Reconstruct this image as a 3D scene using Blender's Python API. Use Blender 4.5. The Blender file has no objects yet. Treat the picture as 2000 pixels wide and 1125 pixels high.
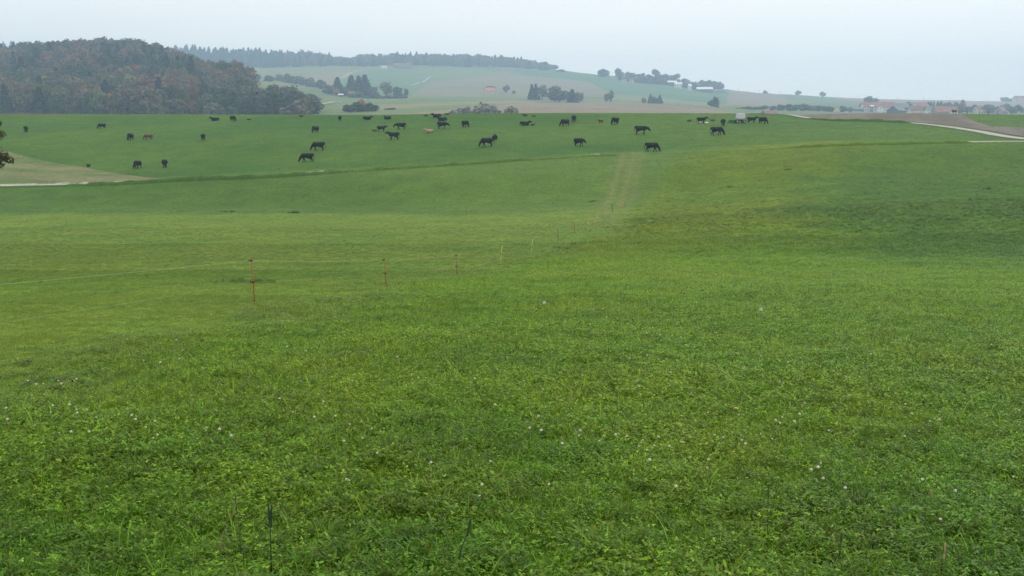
import bpy, bmesh, math, random
import numpy as np
from mathutils import Vector, Matrix

# ------------------------------------------------------------------ camera, sky, sun, exposure
SC = bpy.context.scene
COL = SC.collection
F = 1732.0                      # focal length in photo pixels (2000 wide)
EYE = 1.65
PITCH = math.atan((562.5 - 300.0) / F)
cam = bpy.data.cameras.new('camera')
cam.sensor_width = 36.0
cam.lens = 36.0 * F / 2000.0
cam.clip_start = 0.05
cam.clip_end = 12000.0
camo = bpy.data.objects.new('camera', cam)
COL.objects.link(camo)
camo.location = (0, 0, EYE)
camo.rotation_euler = (math.pi / 2 - PITCH, 0, 0)
SC.camera = camo

SUN_EL, SUN_AZ = math.radians(48), math.radians(35)     # azimuth: clockwise from +Y
world = bpy.data.worlds.new('World')
SC.world = world
world.use_nodes = True
wn, wl = world.node_tree.nodes, world.node_tree.links
wn.clear()
wout = wn.new('ShaderNodeOutputWorld')
wbg = wn.new('ShaderNodeBackground')
wsky = wn.new('ShaderNodeTexSky')
wsky.sky_type = 'NISHITA'
wsky.sun_disc = False
wsky.sun_elevation = SUN_EL
wsky.sun_rotation = SUN_AZ
wsky.air_density = 1.0
wsky.dust_density = 4.0
wsky.ozone_density = 1.0
wmix = wn.new('ShaderNodeMix')
wmix.data_type = 'RGBA'
wmix.inputs[0].default_value = 0.86                     # an even veil of cloud over the sky
wmix.inputs[7].default_value = (10.0, 9.85, 9.35, 1)
wtc = wn.new('ShaderNodeTexCoord')
wmp = wn.new('ShaderNodeMapping'); wmp.inputs['Scale'].default_value = (2.0, 2.0, 9.0)
wno = wn.new('ShaderNodeTexNoise'); wno.inputs['Scale'].default_value = 1.3; wno.inputs['Detail'].default_value = 5.0
wrg = wn.new('ShaderNodeMapRange')
for i_, v_ in ((1, .3), (2, .7), (3, .965), (4, 1.035)): wrg.inputs[i_].default_value = v_
wsc = wn.new('ShaderNodeVectorMath'); wsc.operation = 'SCALE'
wsc.inputs[0].default_value = (10.3, 9.95, 9.3)
wl.new(wtc.outputs['Generated'], wmp.inputs[0]); wl.new(wmp.outputs[0], wno.inputs['Vector'])
wl.new(wno.outputs[0], wrg.inputs[0]); wl.new(wrg.outputs[0], wsc.inputs['Scale']); wl.new(wsc.outputs[0], wmix.inputs[7])
wl.new(wsky.outputs[0], wmix.inputs[6])
wl.new(wmix.outputs[2], wbg.inputs[0])
wbg.inputs[1].default_value = 0.134
wl.new(wbg.outputs[0], wout.inputs[0])

sun = bpy.data.lights.new('sun', 'SUN')
sun.energy = 1.3
sun.angle = math.radians(25)
sun.color = (1.0, 0.96, 0.9)
suno = bpy.data.objects.new('sun', sun)
COL.objects.link(suno)
sd = Vector((math.sin(SUN_AZ) * math.cos(SUN_EL), math.cos(SUN_AZ) * math.cos(SUN_EL), math.sin(SUN_EL)))
suno.rotation_euler = sd.to_track_quat('Z', 'Y').to_euler()
suno.location = sd * 300

SC.view_settings.view_transform = 'Standard'
SC.view_settings.look = 'None'
SC.view_settings.exposure = 0.0
SC.view_settings.gamma = 1.0
SC.view_settings.use_curve_mapping = False
SC.render.engine = 'CYCLES'
SC.cycles.max_bounces = 6
SC.cycles.diffuse_bounces = 3
SC.cycles.glossy_bounces = 2
SC.cycles.transmission_bounces = 3
SC.cycles.volume_bounces = 2
SC.cycles.transparent_max_bounces = 6
SC.cycles.use_denoising = True
SC.cycles.caustics_reflective = False
SC.cycles.caustics_refractive = False

rnd = random.Random(11)
R = np.random.default_rng(7)

# ------------------------------------------------------------------ noise
_T = np.random.default_rng(3).random((8, 256, 256))
def vnoise(x, y, s, k=0):
    x = np.asarray(x, float) / s + 37.3 * k; y = np.asarray(y, float) / s + 11.7 * k
    xi = np.floor(x).astype(int); yi = np.floor(y).astype(int)
    fx = x - xi; fy = y - yi
    fx = fx * fx * (3 - 2 * fx); fy = fy * fy * (3 - 2 * fy)
    t = _T[k % 8]
    a = t[xi & 255, yi & 255]; b = t[(xi + 1) & 255, yi & 255]
    c = t[xi & 255, (yi + 1) & 255]; d = t[(xi + 1) & 255, (yi + 1) & 255]
    return (a * (1 - fx) + b * fx) * (1 - fy) + (c * (1 - fx) + d * fx) * fy
def fbm(x, y, s, k=0):
    return (vnoise(x, y, s, k) * 4 + vnoise(x, y, s / 2.1, k + 1) * 2 + vnoise(x, y, s / 4.3, k + 2)) / 7
def sstep(a, b, v):
    t = np.clip((np.asarray(v, float) - a) / (b - a), 0, 1)
    return t * t * (3 - 2 * t)

# ------------------------------------------------------------------ the lie of the land
def ray(px, py):
    cx = (px - 1000.0) / F; cy = (562.5 - py) / F
    return cx, math.cos(PITCH) + cy * math.sin(PITCH), -math.sin(PITCH) + cy * math.cos(PITCH)
def zof(py, D):
    _, dy, dz = ray(1000, py)
    return EYE + D * dz / dy
NEARZ = [(0, 0), (10, -.78), (20, -1.68), (30, -2.6), (40, -3.35), (50, -3.95)]
def Y_(*p): return [(d, zof(y, d)) for d, y in p]
def vly(dc, zc, far):           # hidden hollow behind the crest of the pasture, then the far slopes
    return [(dc + 30, zc - 1.5), (dc + 75, zc - 7), (380, zc - 5), (450, zof(241, 450))] + Y_(*far)
LEFTV = [(75, -4.95), (92, -5.35), (110, -5.35)]
MIDV = [(75, -4.95), (92, -5.4), (110, -5.3)]
def zc(y, d): return zof(y, d)
CT = {
 -400: LEFTV + Y_((130, 362), (150, 326), (172, 284), (200, 246), (226, 224)) + vly(226, zc(224, 226), ((520, 232), (600, 205), (700, 170), (850, 140), (1000, 150), (1400, 140), (1850, 118), (2000, 108))),
 -100: LEFTV + Y_((130, 362), (150, 322), (172, 278), (200, 243), (226, 223)) + vly(226, zc(223, 226), ((520, 228), (600, 200), (700, 162), (850, 137), (1000, 145), (1400, 140), (1850, 118), (2000, 104))),
 0:    LEFTV + Y_((130, 362), (150, 322), (172, 277), (200, 243), (226, 222.5)) + vly(226, zc(222.5, 226), ((520, 228), (600, 195), (700, 155), (850, 128), (1000, 138), (1400, 140), (1850, 115), (2000, 104))),
 100:  LEFTV + Y_((130, 358), (150, 321), (172, 276), (200, 243), (226, 223)) + vly(226, zc(223, 226), ((520, 228), (600, 192), (700, 148), (850, 118), (1000, 130), (1400, 140), (1850, 116), (2000, 105))),
 240:  LEFTV + Y_((130, 354), (150, 318), (172, 274), (200, 242), (226, 223.5)) + vly(226, zc(223.5, 226), ((520, 228), (600, 190), (700, 142), (850, 110), (1000, 125), (1400, 140), (1850, 120), (2000, 108))),
 340:  LEFTV + Y_((130, 351), (150, 315), (172, 272), (200, 241), (226, 223.5)) + vly(226, zc(223.5, 226), ((520, 228), (600, 198), (700, 155), (850, 126), (1000, 140), (1400, 142), (1850, 125), (2000, 110))),
 400:  LEFTV + Y_((130, 349), (150, 312), (172, 270), (200, 240), (226, 224)) + vly(226, zc(224, 226), ((520, 227), (600, 200), (700, 162), (850, 160), (1000, 162), (1300, 152), (1850, 131), (2000, 112))),
 500:  MIDV + Y_((130, 347), (150, 309), (172, 269), (200, 240), (225, 224)) + vly(225, zc(224, 225), ((520, 226), (600, 205), (700, 168), (900, 162), (1100, 158), (1300, 151), (1600, 141), (1850, 133), (2000, 118))),
 620:  MIDV + Y_((130, 345), (150, 307), (172, 268), (200, 240), (224, 224.5)) + vly(224, zc(224.5, 224), ((520, 224), (600, 211), (750, 196), (900, 187), (1000, 179), (1200, 168), (1500, 150), (1850, 129), (2000, 122))),
 700:  MIDV + Y_((130, 344), (150, 305), (170, 268), (197, 240), (222, 225)) + vly(222, zc(225, 222), ((520, 221), (620, 209), (800, 198), (1000, 190), (1200, 178), (1500, 158), (1850, 130), (2000, 126))),
 850:  MIDV + Y_((130, 340), (150, 302), (168, 268), (192, 240), (214, 222)) + vly(214, zc(222, 214), ((520, 218), (650, 206), (850, 196), (1100, 187), (1300, 176), (1500, 160), (1850, 129), (2000, 122))),
 1000: [(75, -4.85), (92, -5.2), (110, -4.95)] + Y_((130, 334), (150, 296), (166, 268), (188, 240), (209, 221)) + vly(209, zc(221, 209), ((520, 219), (650, 209), (850, 200), (1100, 188), (1300, 177), (1550, 160), (1880, 133), (2000, 128))),
 1150: [(75, -4.6), (92, -4.85), (110, -4.5)] + Y_((130, 330), (150, 290), (166, 264), (184, 240), (206, 221)) + vly(206, zc(221, 206), ((520, 221), (650, 214), (850, 205), (1000, 199), (1200, 188), (1500, 168), (1850, 145), (2000, 147))),
 1300: [(75, -4.2), (92, -4.2), (110, -3.6)] + Y_((130, 322), (148, 290), (164, 262), (180, 241), (205, 221.5)) + vly(205, zc(221.5, 205), ((520, 223), (650, 215), (850, 207), (1000, 202), (1200, 194), (1500, 178), (1800, 159), (2000, 162))),
 1400: [(75, -3.9), (92, -3.75), (110, -2.9)] + Y_((130, 312), (148, 284), (164, 260), (180, 241), (207, 222)) + vly(207, zc(222, 207), ((520, 225), (650, 219), (850, 212), (1000, 207), (1200, 200), (1500, 189), (1800, 175.5), (2000, 178))),
 1500: [(75, -3.65), (92, -3.2), (110, -2.2)] + Y_((130, 303), (148, 279), (164, 257), (182, 240), (212, 222)) + vly(212, zc(222, 212), ((520, 228), (650, 223), (850, 217), (1000, 213), (1200, 206), (1500, 195), (1850, 184), (2000, 186))),
 1600: [(75, -3.5), (92, -2.85), (110, -1.7)] + Y_((130, 295), (148, 272), (164, 253), (186, 238.5), (200, 234.5), (230, 222.5)) + vly(230, zc(222.5, 230), ((520, 229), (650, 225), (850, 220), (1000, 216), (1200, 210), (1500, 200), (1900, 190), (2000, 191))),
 1700: [(75, -3.35), (92, -2.5), (110, -1.2)] + Y_((130, 290), (148, 269), (164, 252), (184, 240), (198, 236), (232, 222)) + vly(232, zc(222, 232), ((520, 230), (650, 227), (850, 223), (1000, 219.5), (1200, 211), (1500, 201), (1900, 193.8), (2000, 195))),
 1800: [(75, -3.2), (92, -2.3), (110, -.9)] + Y_((130, 287), (146, 270), (160, 256), (180, 243.5), (198, 236), (232, 222.5)) + vly(232, zc(222.5, 232), ((520, 231), (650, 228), (850, 225), (1000, 221), (1200, 212), (1500, 203), (1900, 196), (2000, 197))),
 1900: [(75, -3.05), (92, -2.1), (110, -.7)] + Y_((130, 285), (146, 271), (160, 259), (180, 247), (200, 237), (230, 223.5)) + vly(230, zc(223.5, 230), ((520, 231), (650, 229), (850, 226), (1000, 222), (1200, 213), (1500, 204), (1900, 198.5), (2000, 199.5))),
 2000: [(75, -2.9), (92, -1.9), (110, -.5)] + Y_((130, 284), (146, 272), (160, 263), (180, 249), (200, 238), (230, 225)) + vly(230, zc(225, 230), ((520, 232), (650, 230), (850, 226), (1000, 222), (1200, 213), (1500, 205), (1900, 199.5), (2000, 200.5))),
 2400: [(75, -2.7), (92, -1.6), (110, -.1)] + Y_((130, 282), (146, 271), (160, 262), (180, 249), (200, 239), (230, 226)) + vly(230, zc(226, 230), ((520, 232), (650, 230), (850, 226), (1000, 222), (1200, 214), (1500, 206), (1900, 201), (2000, 202))),
}
DG = np.concatenate([np.arange(0, 60, 1.0), np.geomspace(60, 5200, 900)])
def hermite(xs, ys, q):
    xs = np.array(xs, float); ys = np.array(ys, float)
    h = np.diff(xs); d = np.diff(ys) / h
    m = np.empty_like(ys); m[0] = d[0]; m[-1] = d[-1]
    w1 = 2 * h[1:] + h[:-1]; w2 = h[1:] + 2 * h[:-1]
    with np.errstate(divide='ignore', invalid='ignore'):
        hm = (w1 + w2) / (w1 / d[:-1] + w2 / d[1:])
    m[1:-1] = np.where(d[:-1] * d[1:] > 0, hm, 0)
    i = np.clip(np.searchsorted(xs, q) - 1, 0, len(h) - 1)
    t = (q - xs[i]) / h[i]
    return ((2*t**3 - 3*t**2 + 1) * ys[i] + (t**3 - 2*t**2 + t) * h[i] * m[i] + (-2*t**3 + 3*t**2) * ys[i+1] + (t**3 - t**2) * h[i] * m[i+1])
CX = np.array(sorted(CT))
rows = []
for c in CX:
    pts = NEARZ + CT[c]
    zl = pts[-1][1]
    pts = pts + [(2300, zl - 22), (2900, zl - 60), (3600, zl - 75), (5200, zl - 75)]
    rows.append(hermite([p[0] for p in pts], [p[1] for p in pts], DG))
rows = np.array(rows)
CG = np.arange(-400, 2401, 10.0)
ZT = np.empty((len(CG), len(DG)))
for j in range(len(DG)):
    ZT[:, j] = np.interp(CG, CX, rows[:, j])
ker = np.exp(-0.5 * (np.arange(-9, 10) / 3.2) ** 2); ker /= ker.sum()
pad = np.pad(ZT, ((9, 9), (0, 0)), mode='edge')
ZT = sum(ker[i] * pad[i:i + len(CG)] for i in range(19))
KX = F * math.cos(PITCH) * 1.0226       # photo pixels per unit of X/Y near the skyline
def hgt(X, Y):
    X = np.asarray(X, float); Y = np.asarray(Y, float)
    D = np.clip(Y, 0, 5199)
    c = np.clip((1000 + F * 1.0113 * X / np.maximum(D, 25) + 400) / 10, 0, len(CG) - 1.001)
    ci = c.astype(int); cf = c - ci
    g = np.clip(np.searchsorted(DG, D) - 1, 0, len(DG) - 2)
    gf = (D - DG[g]) / (DG[g + 1] - DG[g])
    z = (ZT[ci, g] * (1 - gf) + ZT[ci, g + 1] * gf) * (1 - cf) + (ZT[ci + 1, g] * (1 - gf) + ZT[ci + 1, g + 1] * gf) * cf
    z = z + np.where(Y < 0, -0.078 * Y, 0)
    z = z + (fbm(X, Y, 7.0, 1) - .5) * np.clip(Y / 30, .15, 1) * .11 * (Y < 260)
    z = z + (fbm(X, Y, 60.0, 4) - .5) * 5.0 * sstep(420, 900, Y)
    return z
def h1(X, Y): return float(hgt(np.array([X]), np.array([Y]))[0])
def hit(px, py, dmin=1.0, dmax=3000.0):
    """ground point seen at a photo pixel"""
    cx, dy, dz = ray(px, py)
    D = np.geomspace(dmin, dmax, 6000)
    zr = EYE + D * dz / dy
    zg = hgt(D * cx / dy, D)
    w = np.nonzero(zr <= zg)[0]
    if len(w) == 0:
        i = int(np.argmin(zr - zg))
    else:
        i = int(w[0])
    d = D[i]
    return Vector((d * cx / dy, d, float(zg[i])))
def at(px, D):
    """ground point in the column of a photo pixel at depth D"""
    X = (px - 1000) / (F * 1.0113) * D
    return Vector((X, D, h1(X, D)))
def proj(X, Y, Z):
    dz = np.asarray(Z) - EYE; Y = np.asarray(Y, float)
    fw = Y * math.cos(PITCH) - dz * math.sin(PITCH)
    up = Y * math.sin(PITCH) + dz * math.cos(PITCH)
    fw = np.maximum(fw, .05)
    return 1000 + F * np.asarray(X) / fw, 562.5 - F * up / fw

# ------------------------------------------------------------------ helpers
def tag(o, label=None, cat=None, group=None, kind=None):
    if label: o['label'] = label
    if cat: o['category'] = cat
    if group: o['group'] = group
    if kind: o['kind'] = kind
    return o
def mesh_np(name, v, f, mat=None, smooth=False):
    me = bpy.data.meshes.new(name)
    me.from_pydata([tuple(p) for p in v], [], [tuple(int(i) for i in q) for q in f])
    if mat: me.materials.append(mat)
    if smooth: me.polygons.foreach_set('use_smooth', [True] * len(me.polygons))
    me.update()
    return me
def fast_mesh(name, v, quads, mat=None, smooth=True):
    """all-quad (or all-tri) mesh straight from arrays"""
    v = np.asarray(v, np.float32); q = np.asarray(quads, np.int32)
    n, k = q.shape
    me = bpy.data.meshes.new(name)
    me.vertices.add(len(v)); me.vertices.foreach_set('co', v.ravel())
    me.loops.add(n * k); me.loops.foreach_set('vertex_index', q.ravel())
    me.polygons.add(n); me.polygons.foreach_set('loop_start', np.arange(0, n * k, k, dtype=np.int32))
    me.update(calc_edges=True)
    me.polygons.foreach_set('use_smooth', np.full(n, smooth, bool))
    if mat: me.materials.append(mat)
    me.validate()
    return me
def add(name, me, parent=None, loc=None, rot=None, scl=None):
    o = bpy.data.objects.new(name, me)
    COL.objects.link(o)
    if parent is not None: o.parent = parent
    if loc is not None: o.location = loc
    if rot is not None: o.rotation_euler = rot
    if scl is not None: o.scale = scl if hasattr(scl, '__len__') else (scl,) * 3
    return o
def empty(name, loc, rz=0.0, scl=1.0):
    o = add(name, None, None, loc, (0, 0, rz), scl)
    o.empty_display_size = 0.3
    return o
def set_col(me, name, rgb, dom='POINT'):
    a = me.attributes.new(name, 'FLOAT_COLOR', dom)
    rgb = np.asarray(rgb, np.float32)
    a.data.foreach_set('color', np.concatenate([rgb, np.ones((len(rgb), 1), np.float32)], 1).ravel())
class MB:
    """collects shapes into one mesh"""
    def __init__(s): s.v = []; s.f = []
    def box(s, c, d, rot=None):
        b = len(s.v); m = rot or Matrix.Identity(3)
        for x, y, z in ((-1,-1,-1),(1,-1,-1),(1,1,-1),(-1,1,-1),(-1,-1,1),(1,-1,1),(1,1,1),(-1,1,1)):
            s.v.append(Vector(c) + m @ Vector((x*d[0]/2, y*d[1]/2, z*d[2]/2)))
        for q in ((0,3,2,1),(4,5,6,7),(0,1,5,4),(1,2,6,5),(2,3,7,6),(3,0,4,7)): s.f.append([b+i for i in q])
        return s
    def tube(s, pts, rad, n=6, cap=True):
        b = len(s.v); pts = [Vector(p) for p in pts]
        if not hasattr(rad, '__len__'): rad = [rad] * len(pts)
        for i, p in enumerate(pts):
            t = (pts[min(i+1, len(pts)-1)] - pts[max(i-1, 0)])
            t = t.normalized() if t.length > 1e-9 else Vector((0,0,1))
            a = t.cross(Vector((0,0,1)) if abs(t.z) < .9 else Vector((1,0,0))).normalized(); c = t.cross(a)
            for k in range(n):
                an = 2*math.pi*k/n
                s.v.append(p + (a*math.cos(an) + c*math.sin(an)) * rad[i])
        for i in range(len(pts)-1):
            for k in range(n):
                k2 = (k+1) % n
                s.f.append([b+i*n+k, b+(i+1)*n+k, b+(i+1)*n+k2, b+i*n+k2])
        if cap:
            s.f.append([b+k for k in range(n)]); s.f.append([b+(len(pts)-1)*n+k for k in reversed(range(n))])
        return s
    def poly(s, *ps):
        b = len(s.v); s.v += [Vector(p) for p in ps]; s.f.append(list(range(b, b+len(ps)))); return s
    def prism(s, prof, x0, x1):
        """profile in (y,z) swept along x"""
        b = len(s.v); n = len(prof)
        for x in (x0, x1):
            for y, z in prof: s.v.append(Vector((x, y, z)))
        for k in range(n):
            k2 = (k+1) % n
            s.f.append([b+k, b+k2, b+n+k2, b+n+k])
        s.f.append([b+k for k in reversed(range(n))]); s.f.append([b+n+k for k in range(n)])
        return s
    def mesh(s, name, mat=None, smooth=False): return mesh_np(name, s.v, s.f, mat, smooth)
    def build(s, name, mat, parent=None, smooth=False, **k): return add(name, s.mesh(name, mat, smooth), parent, **k)

# ------------------------------------------------------------------ materials
def nmat(name):
    m = bpy.data.materials.new(name); m.use_nodes = True
    n = m.node_tree.nodes; l = m.node_tree.links
    n.clear()
    out = n.new('ShaderNodeOutputMaterial')
    return m, n, l, out
def noise_node(n, l, scale, detail=4, vec=None, rough=.6):
    t = n.new('ShaderNodeTexNoise'); t.inputs['Scale'].default_value = scale; t.inputs['Detail'].default_value = detail
    t.inputs['Roughness'].default_value = rough
    if vec: l.new(vec, t.inputs['Vector'])
    return t
def ramp(n, l, src, a, b, lo=.3, hi=.7):
    r = n.new('ShaderNodeMapRange'); l.new(src, r.inputs[0])
    r.inputs[1].default_value = lo; r.inputs[2].default_value = hi; r.inputs[3].default_value = a; r.inputs[4].default_value = b
    return r.outputs[0]
def mul_col(n, l, col, fac):
    v = n.new('ShaderNodeVectorMath'); v.operation = 'SCALE'
    l.new(col, v.inputs[0]); l.new(fac, v.inputs['Scale'])
    return v.outputs[0]
def mixc(n, l, fac, a, b):
    x = n.new('ShaderNodeMix'); x.data_type = 'RGBA'
    for sock, val in ((x.inputs[0], fac), (x.inputs[6], a), (x.inputs[7], b)):
        if hasattr(val, 'is_linked'): l.new(val, sock)
        else: sock.default_value = val if not hasattr(val, '__len__') else (*val[:3], 1)
    return x.outputs[2]
def paint(name, rgb, rough=.6, var=.12, scale=3.0, spec=.3, metal=0.0):
    m, n, l, out = nmat(name)
    p = n.new('ShaderNodeBsdfPrincipled')
    g = n.new('ShaderNodeTexCoord')
    t = noise_node(n, l, scale, 5, g.outputs['Object'])
    c = n.new('ShaderNodeRGB'); c.outputs[0].default_value = (*rgb, 1)
    l.new(mul_col(n, l, c.outputs[0], ramp(n, l, t.outputs[0], 1 - var, 1 + var)), p.inputs['Base Color'])
    p.inputs['Roughness'].default_value = rough
    p.inputs['Specular IOR Level'].default_value = spec
    p.inputs['Metallic'].default_value = metal
    l.new(p.outputs[0], out.inputs[0])
    return m
def ground_mat(name, fine=True):
    m, n, l, out = nmat(name)
    p = n.new('ShaderNodeBsdfPrincipled')
    g = n.new('ShaderNodeNewGeometry')
    a = n.new('ShaderNodeAttribute'); a.attribute_name = 'field'
    if fine:
        t1 = noise_node(n, l, 2.2, 6, g.outputs['Position'], .7)
        t2 = noise_node(n, l, .28, 4, g.outputs['Position'])
        f = n.new('ShaderNodeMath'); f.operation = 'MULTIPLY'
        l.new(ramp(n, l, t1.outputs[0], .66, 1.34, .28, .72), f.inputs[0])
        l.new(ramp(n, l, t2.outputs[0], .82, 1.18), f.inputs[1])
        fac = f.outputs[0]
        b = n.new('ShaderNodeBump'); b.inputs['Strength'].default_value = .4; b.inputs['Distance'].default_value = .12
        t3 = noise_node(n, l, 4.0, 5, g.outputs['Position'], .7)
        l.new(t3.outputs[0], b.inputs['Height']); l.new(b.outputs[0], p.inputs['Normal'])
    else:
        t1 = noise_node(n, l, .06, 6, g.outputs['Position'], .65)
        fac = ramp(n, l, t1.outputs[0], .86, 1.14)
    l.new(mul_col(n, l, a.outputs['Color'], fac), p.inputs['Base Color'])
    p.inputs['Roughness'].default_value = .9
    p.inputs['Specular IOR Level'].default_value = .1
    l.new(p.outputs[0], out.inputs[0])
    return m
def leaf_mat(name, src, rough=.5, spec=.3, trans=.3, var=(.7, 1.3), tint=True):
    """src: 'INSTANCER' | 'OBJECT' (object colour) | 'GEOMETRY' (attribute leafcol) | rgb"""
    m, n, l, out = nmat(name)
    p = n.new('ShaderNodeBsdfPrincipled')
    if src == 'INSTANCER':
        a = n.new('ShaderNodeAttribute'); a.attribute_type = 'INSTANCER'; a.attribute_name = 'field'; col = a.outputs['Color']
    elif src == 'OBJECT':
        a = n.new('ShaderNodeObjectInfo'); col = a.outputs['Color']
    elif src == 'GEOMETRY':
        a = n.new('ShaderNodeAttribute'); a.attribute_name = 'leafcol'; col = a.outputs['Color']
    else:
        a = n.new('ShaderNodeRGB'); a.outputs[0].default_value = (*src, 1); col = a.outputs[0]
    if tint:
        t = n.new('ShaderNodeAttribute'); t.attribute_name = 'tint'
        v = n.new('ShaderNodeVectorMath'); v.operation = 'MULTIPLY'
        l.new(col, v.inputs[0]); l.new(t.outputs['Color'], v.inputs[1]); col = v.outputs[0]
    l.new(col, p.inputs['Base Color'])
    p.inputs['Roughness'].default_value = rough
    p.inputs['Specular IOR Level'].default_value = spec
    if trans > 0:
        tr = n.new('ShaderNodeBsdfTranslucent'); l.new(col, tr.inputs[0])
        mx = n.new('ShaderNodeMixShader'); mx.inputs[0].default_value = trans
        l.new(p.outputs[0], mx.inputs[1]); l.new(tr.outputs[0], mx.inputs[2]); l.new(mx.outputs[0], out.inputs[0])
    else:
        l.new(p.outputs[0], out.inputs[0])
    return m
M = {
 'near': ground_mat('meadow_soil'), 'far': ground_mat('far_field', False),
 'grass': leaf_mat('grass_blade', 'INSTANCER', .45, .18, .4),
 'gloss': leaf_mat('glossy_leaf', 'INSTANCER', .38, .26, .4),
 'tree': leaf_mat('tree_leaf', 'OBJECT', .7, .15, .2),
 'wood': leaf_mat('woodland_leaf', 'GEOMETRY', .7, .15, .2),
 'bark': paint('bark', (.09, .075, .06), .9, .3, 2.0),
 'black_hair': paint('black_hair', (.007, .007, .008), .75, .35, 6.0, .1),
 'brown_hair': paint('brown_hair', (.11, .045, .022), .7, .25, 6.0, .2),
 'dark_brown_hair': paint('dark_brown_hair', (.045, .022, .014), .7, .25, 6.0, .2),
 'tan_hair': paint('tan_hair', (.36, .24, .15), .7, .2, 5.0, .2),
 'white_wall': paint('white_render', (.72, .70, .66), .85, .08, .5),
 'cream_wall': paint('cream_render', (.62, .52, .36), .85, .08, .5),
 'grey_wall': paint('grey_boarding', (.24, .23, .22), .85, .15, .5),
 'dark_wall': paint('dark_boarding', (.07, .065, .06), .85, .2, .5),
 'red_roof': paint('red_tile', (.27, .13, .095), .85, .2, .4),
 'orange_roof': paint('orange_tile', (.48, .20, .11), .85, .15, .4),
 'brown_roof': paint('brown_tile', (.20, .11, .085), .85, .2, .4),
 'grey_roof': paint('grey_sheet_roof', (.14, .14, .15), .7, .15, .4),
 'white_roof': paint('pale_sheet_roof', (.75, .76, .78), .5, .06, .4),
 'glass': paint('window_glass', (.05, .06, .07), .15, .1, 1.0, .5),
 'concrete': paint('path_concrete', (.36, .335, .29), .9, .14, .7),
 'orange': paint('orange_plastic', (.36, .10, .04), .5, .1, 8),
 'yellow': paint('yellow_plastic', (.66, .60, .12), .5, .1, 8),
 'black': paint('black_plastic', (.02, .02, .024), .5, .2, 8),
 'grey': paint('galvanised_steel', (.30, .31, .32), .5, .15, 4, .5, .4),
 'wire': paint('white_green_rope', (.42, .48, .28), .7, .1, 30),
 'ibc': paint('white_polythene', (.74, .77, .80), .45, .05, 3),
 'rust': paint('dark_trailer_steel', (.05, .042, .04), .7, .3, 3),
 'tyre': paint('tyre_rubber', (.02, .02, .02), .85, .2, 6),
 'trough': paint('green_trough', (.02, .12, .09), .5, .15, 3),
 'white': paint('white_mineral', (.8, .8, .78), .7, .05, 4),
 'petal': paint('clover_petal', (.86, .81, .74), .7, .2, 120),
 'stem': paint('green_stem', (.07, .12, .03), .6, .2, 20),
 'dark_stem': paint('dark_grass_stem', (.03, .06, .03), .6, .25, 20),
 'straw': paint('dry_straw', (.36, .27, .15), .7, .2, 20),
 'dandelion': paint('yellow_petal', (.75, .48, .02), .7, .1, 60),
 'wood_post': paint('weathered_timber', (.10, .085, .07), .9, .25, 4),
}

# ------------------------------------------------------------------ field colours (what grows where, with some tuft shade painted in)
def inpoly(x, y, poly):
    x = np.asarray(x); y = np.asarray(y); r = np.zeros(x.shape, bool); n = len(poly)
    for i in range(n):
        x0, y0 = poly[i]; x1, y1 = poly[(i + 1) % n]
        if y0 == y1: continue
        c = ((y0 > y) != (y1 > y)) & (x < (x1 - x0) * (y - y0) / (y1 - y0) + x0)
        r ^= c
    return r
FENCE = [(-7.6, -30), (-7.3, 0), (-6.9, 6), (-5.45, 19), (-4.2, 30), (-2.2, 36.5), (-.55, 43), (1.0, 47), (6.4, 75), (8.7, 91), (12.4, 110), (17.5, 125), (25, 146)]
def fence_x(Y): return np.interp(Y, [p[1] for p in FENCE], [p[0] for p in FENCE])
C_LUSH = np.array((.148, .282, .009)); C_LUSH2 = np.array((.202, .304, .010)); C_BLUE = np.array((.068, .192, .015))
C_PAST = np.array((.124, .190, .022)); C_MEAD = np.array((.057, .122, .014)); C_HILL = np.array((.038, .106, .008))
C_TRACK = np.array((.145, .166, .046))
def lerp(a, b, t): return a * (1 - t[:, None]) + b * t[:, None]
def lushness(X, Y):
    """1 in the tall clover field on the camera's side of the fence, 0 in the grazed strip"""
    n = (fbm(X, Y, 1.8, 2) - .5) * np.clip(2.2 + Y * .04, 0, 5)
    return sstep(-1.5, 2.1, X - fence_x(Y) - 1.3 - np.clip(Y - 55, 0, 60) * .05 + n)
def trackness(X, Y):
    c = np.interp(Y, [80, 100, 120, 140, 155], [8.2, 11.2, 14.8, 18.6, 20.4])
    w = np.interp(Y, [80, 100, 120, 140, 155], [1.6, 2.6, 2.9, 2.4, 1.9])
    d = np.abs(X - c) / w
    e = sstep(1.15, .55, d + (fbm(X, Y, 2.0, 5) - .5) * .6) * sstep(52, 112, Y) * sstep(152, 141, Y)
    q = X - c + (vnoise(Y, Y * 0, 9, 2) - .5) * .8
    rut = np.exp(-((q + 1.15) / .42) ** 2) + np.exp(-((q - .55) / .42) ** 2) + .8 * np.exp(-((q - 1.75) / .3) ** 2)
    streak = .22 + .78 * np.clip(rut, 0, 1)
    return e * streak
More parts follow.
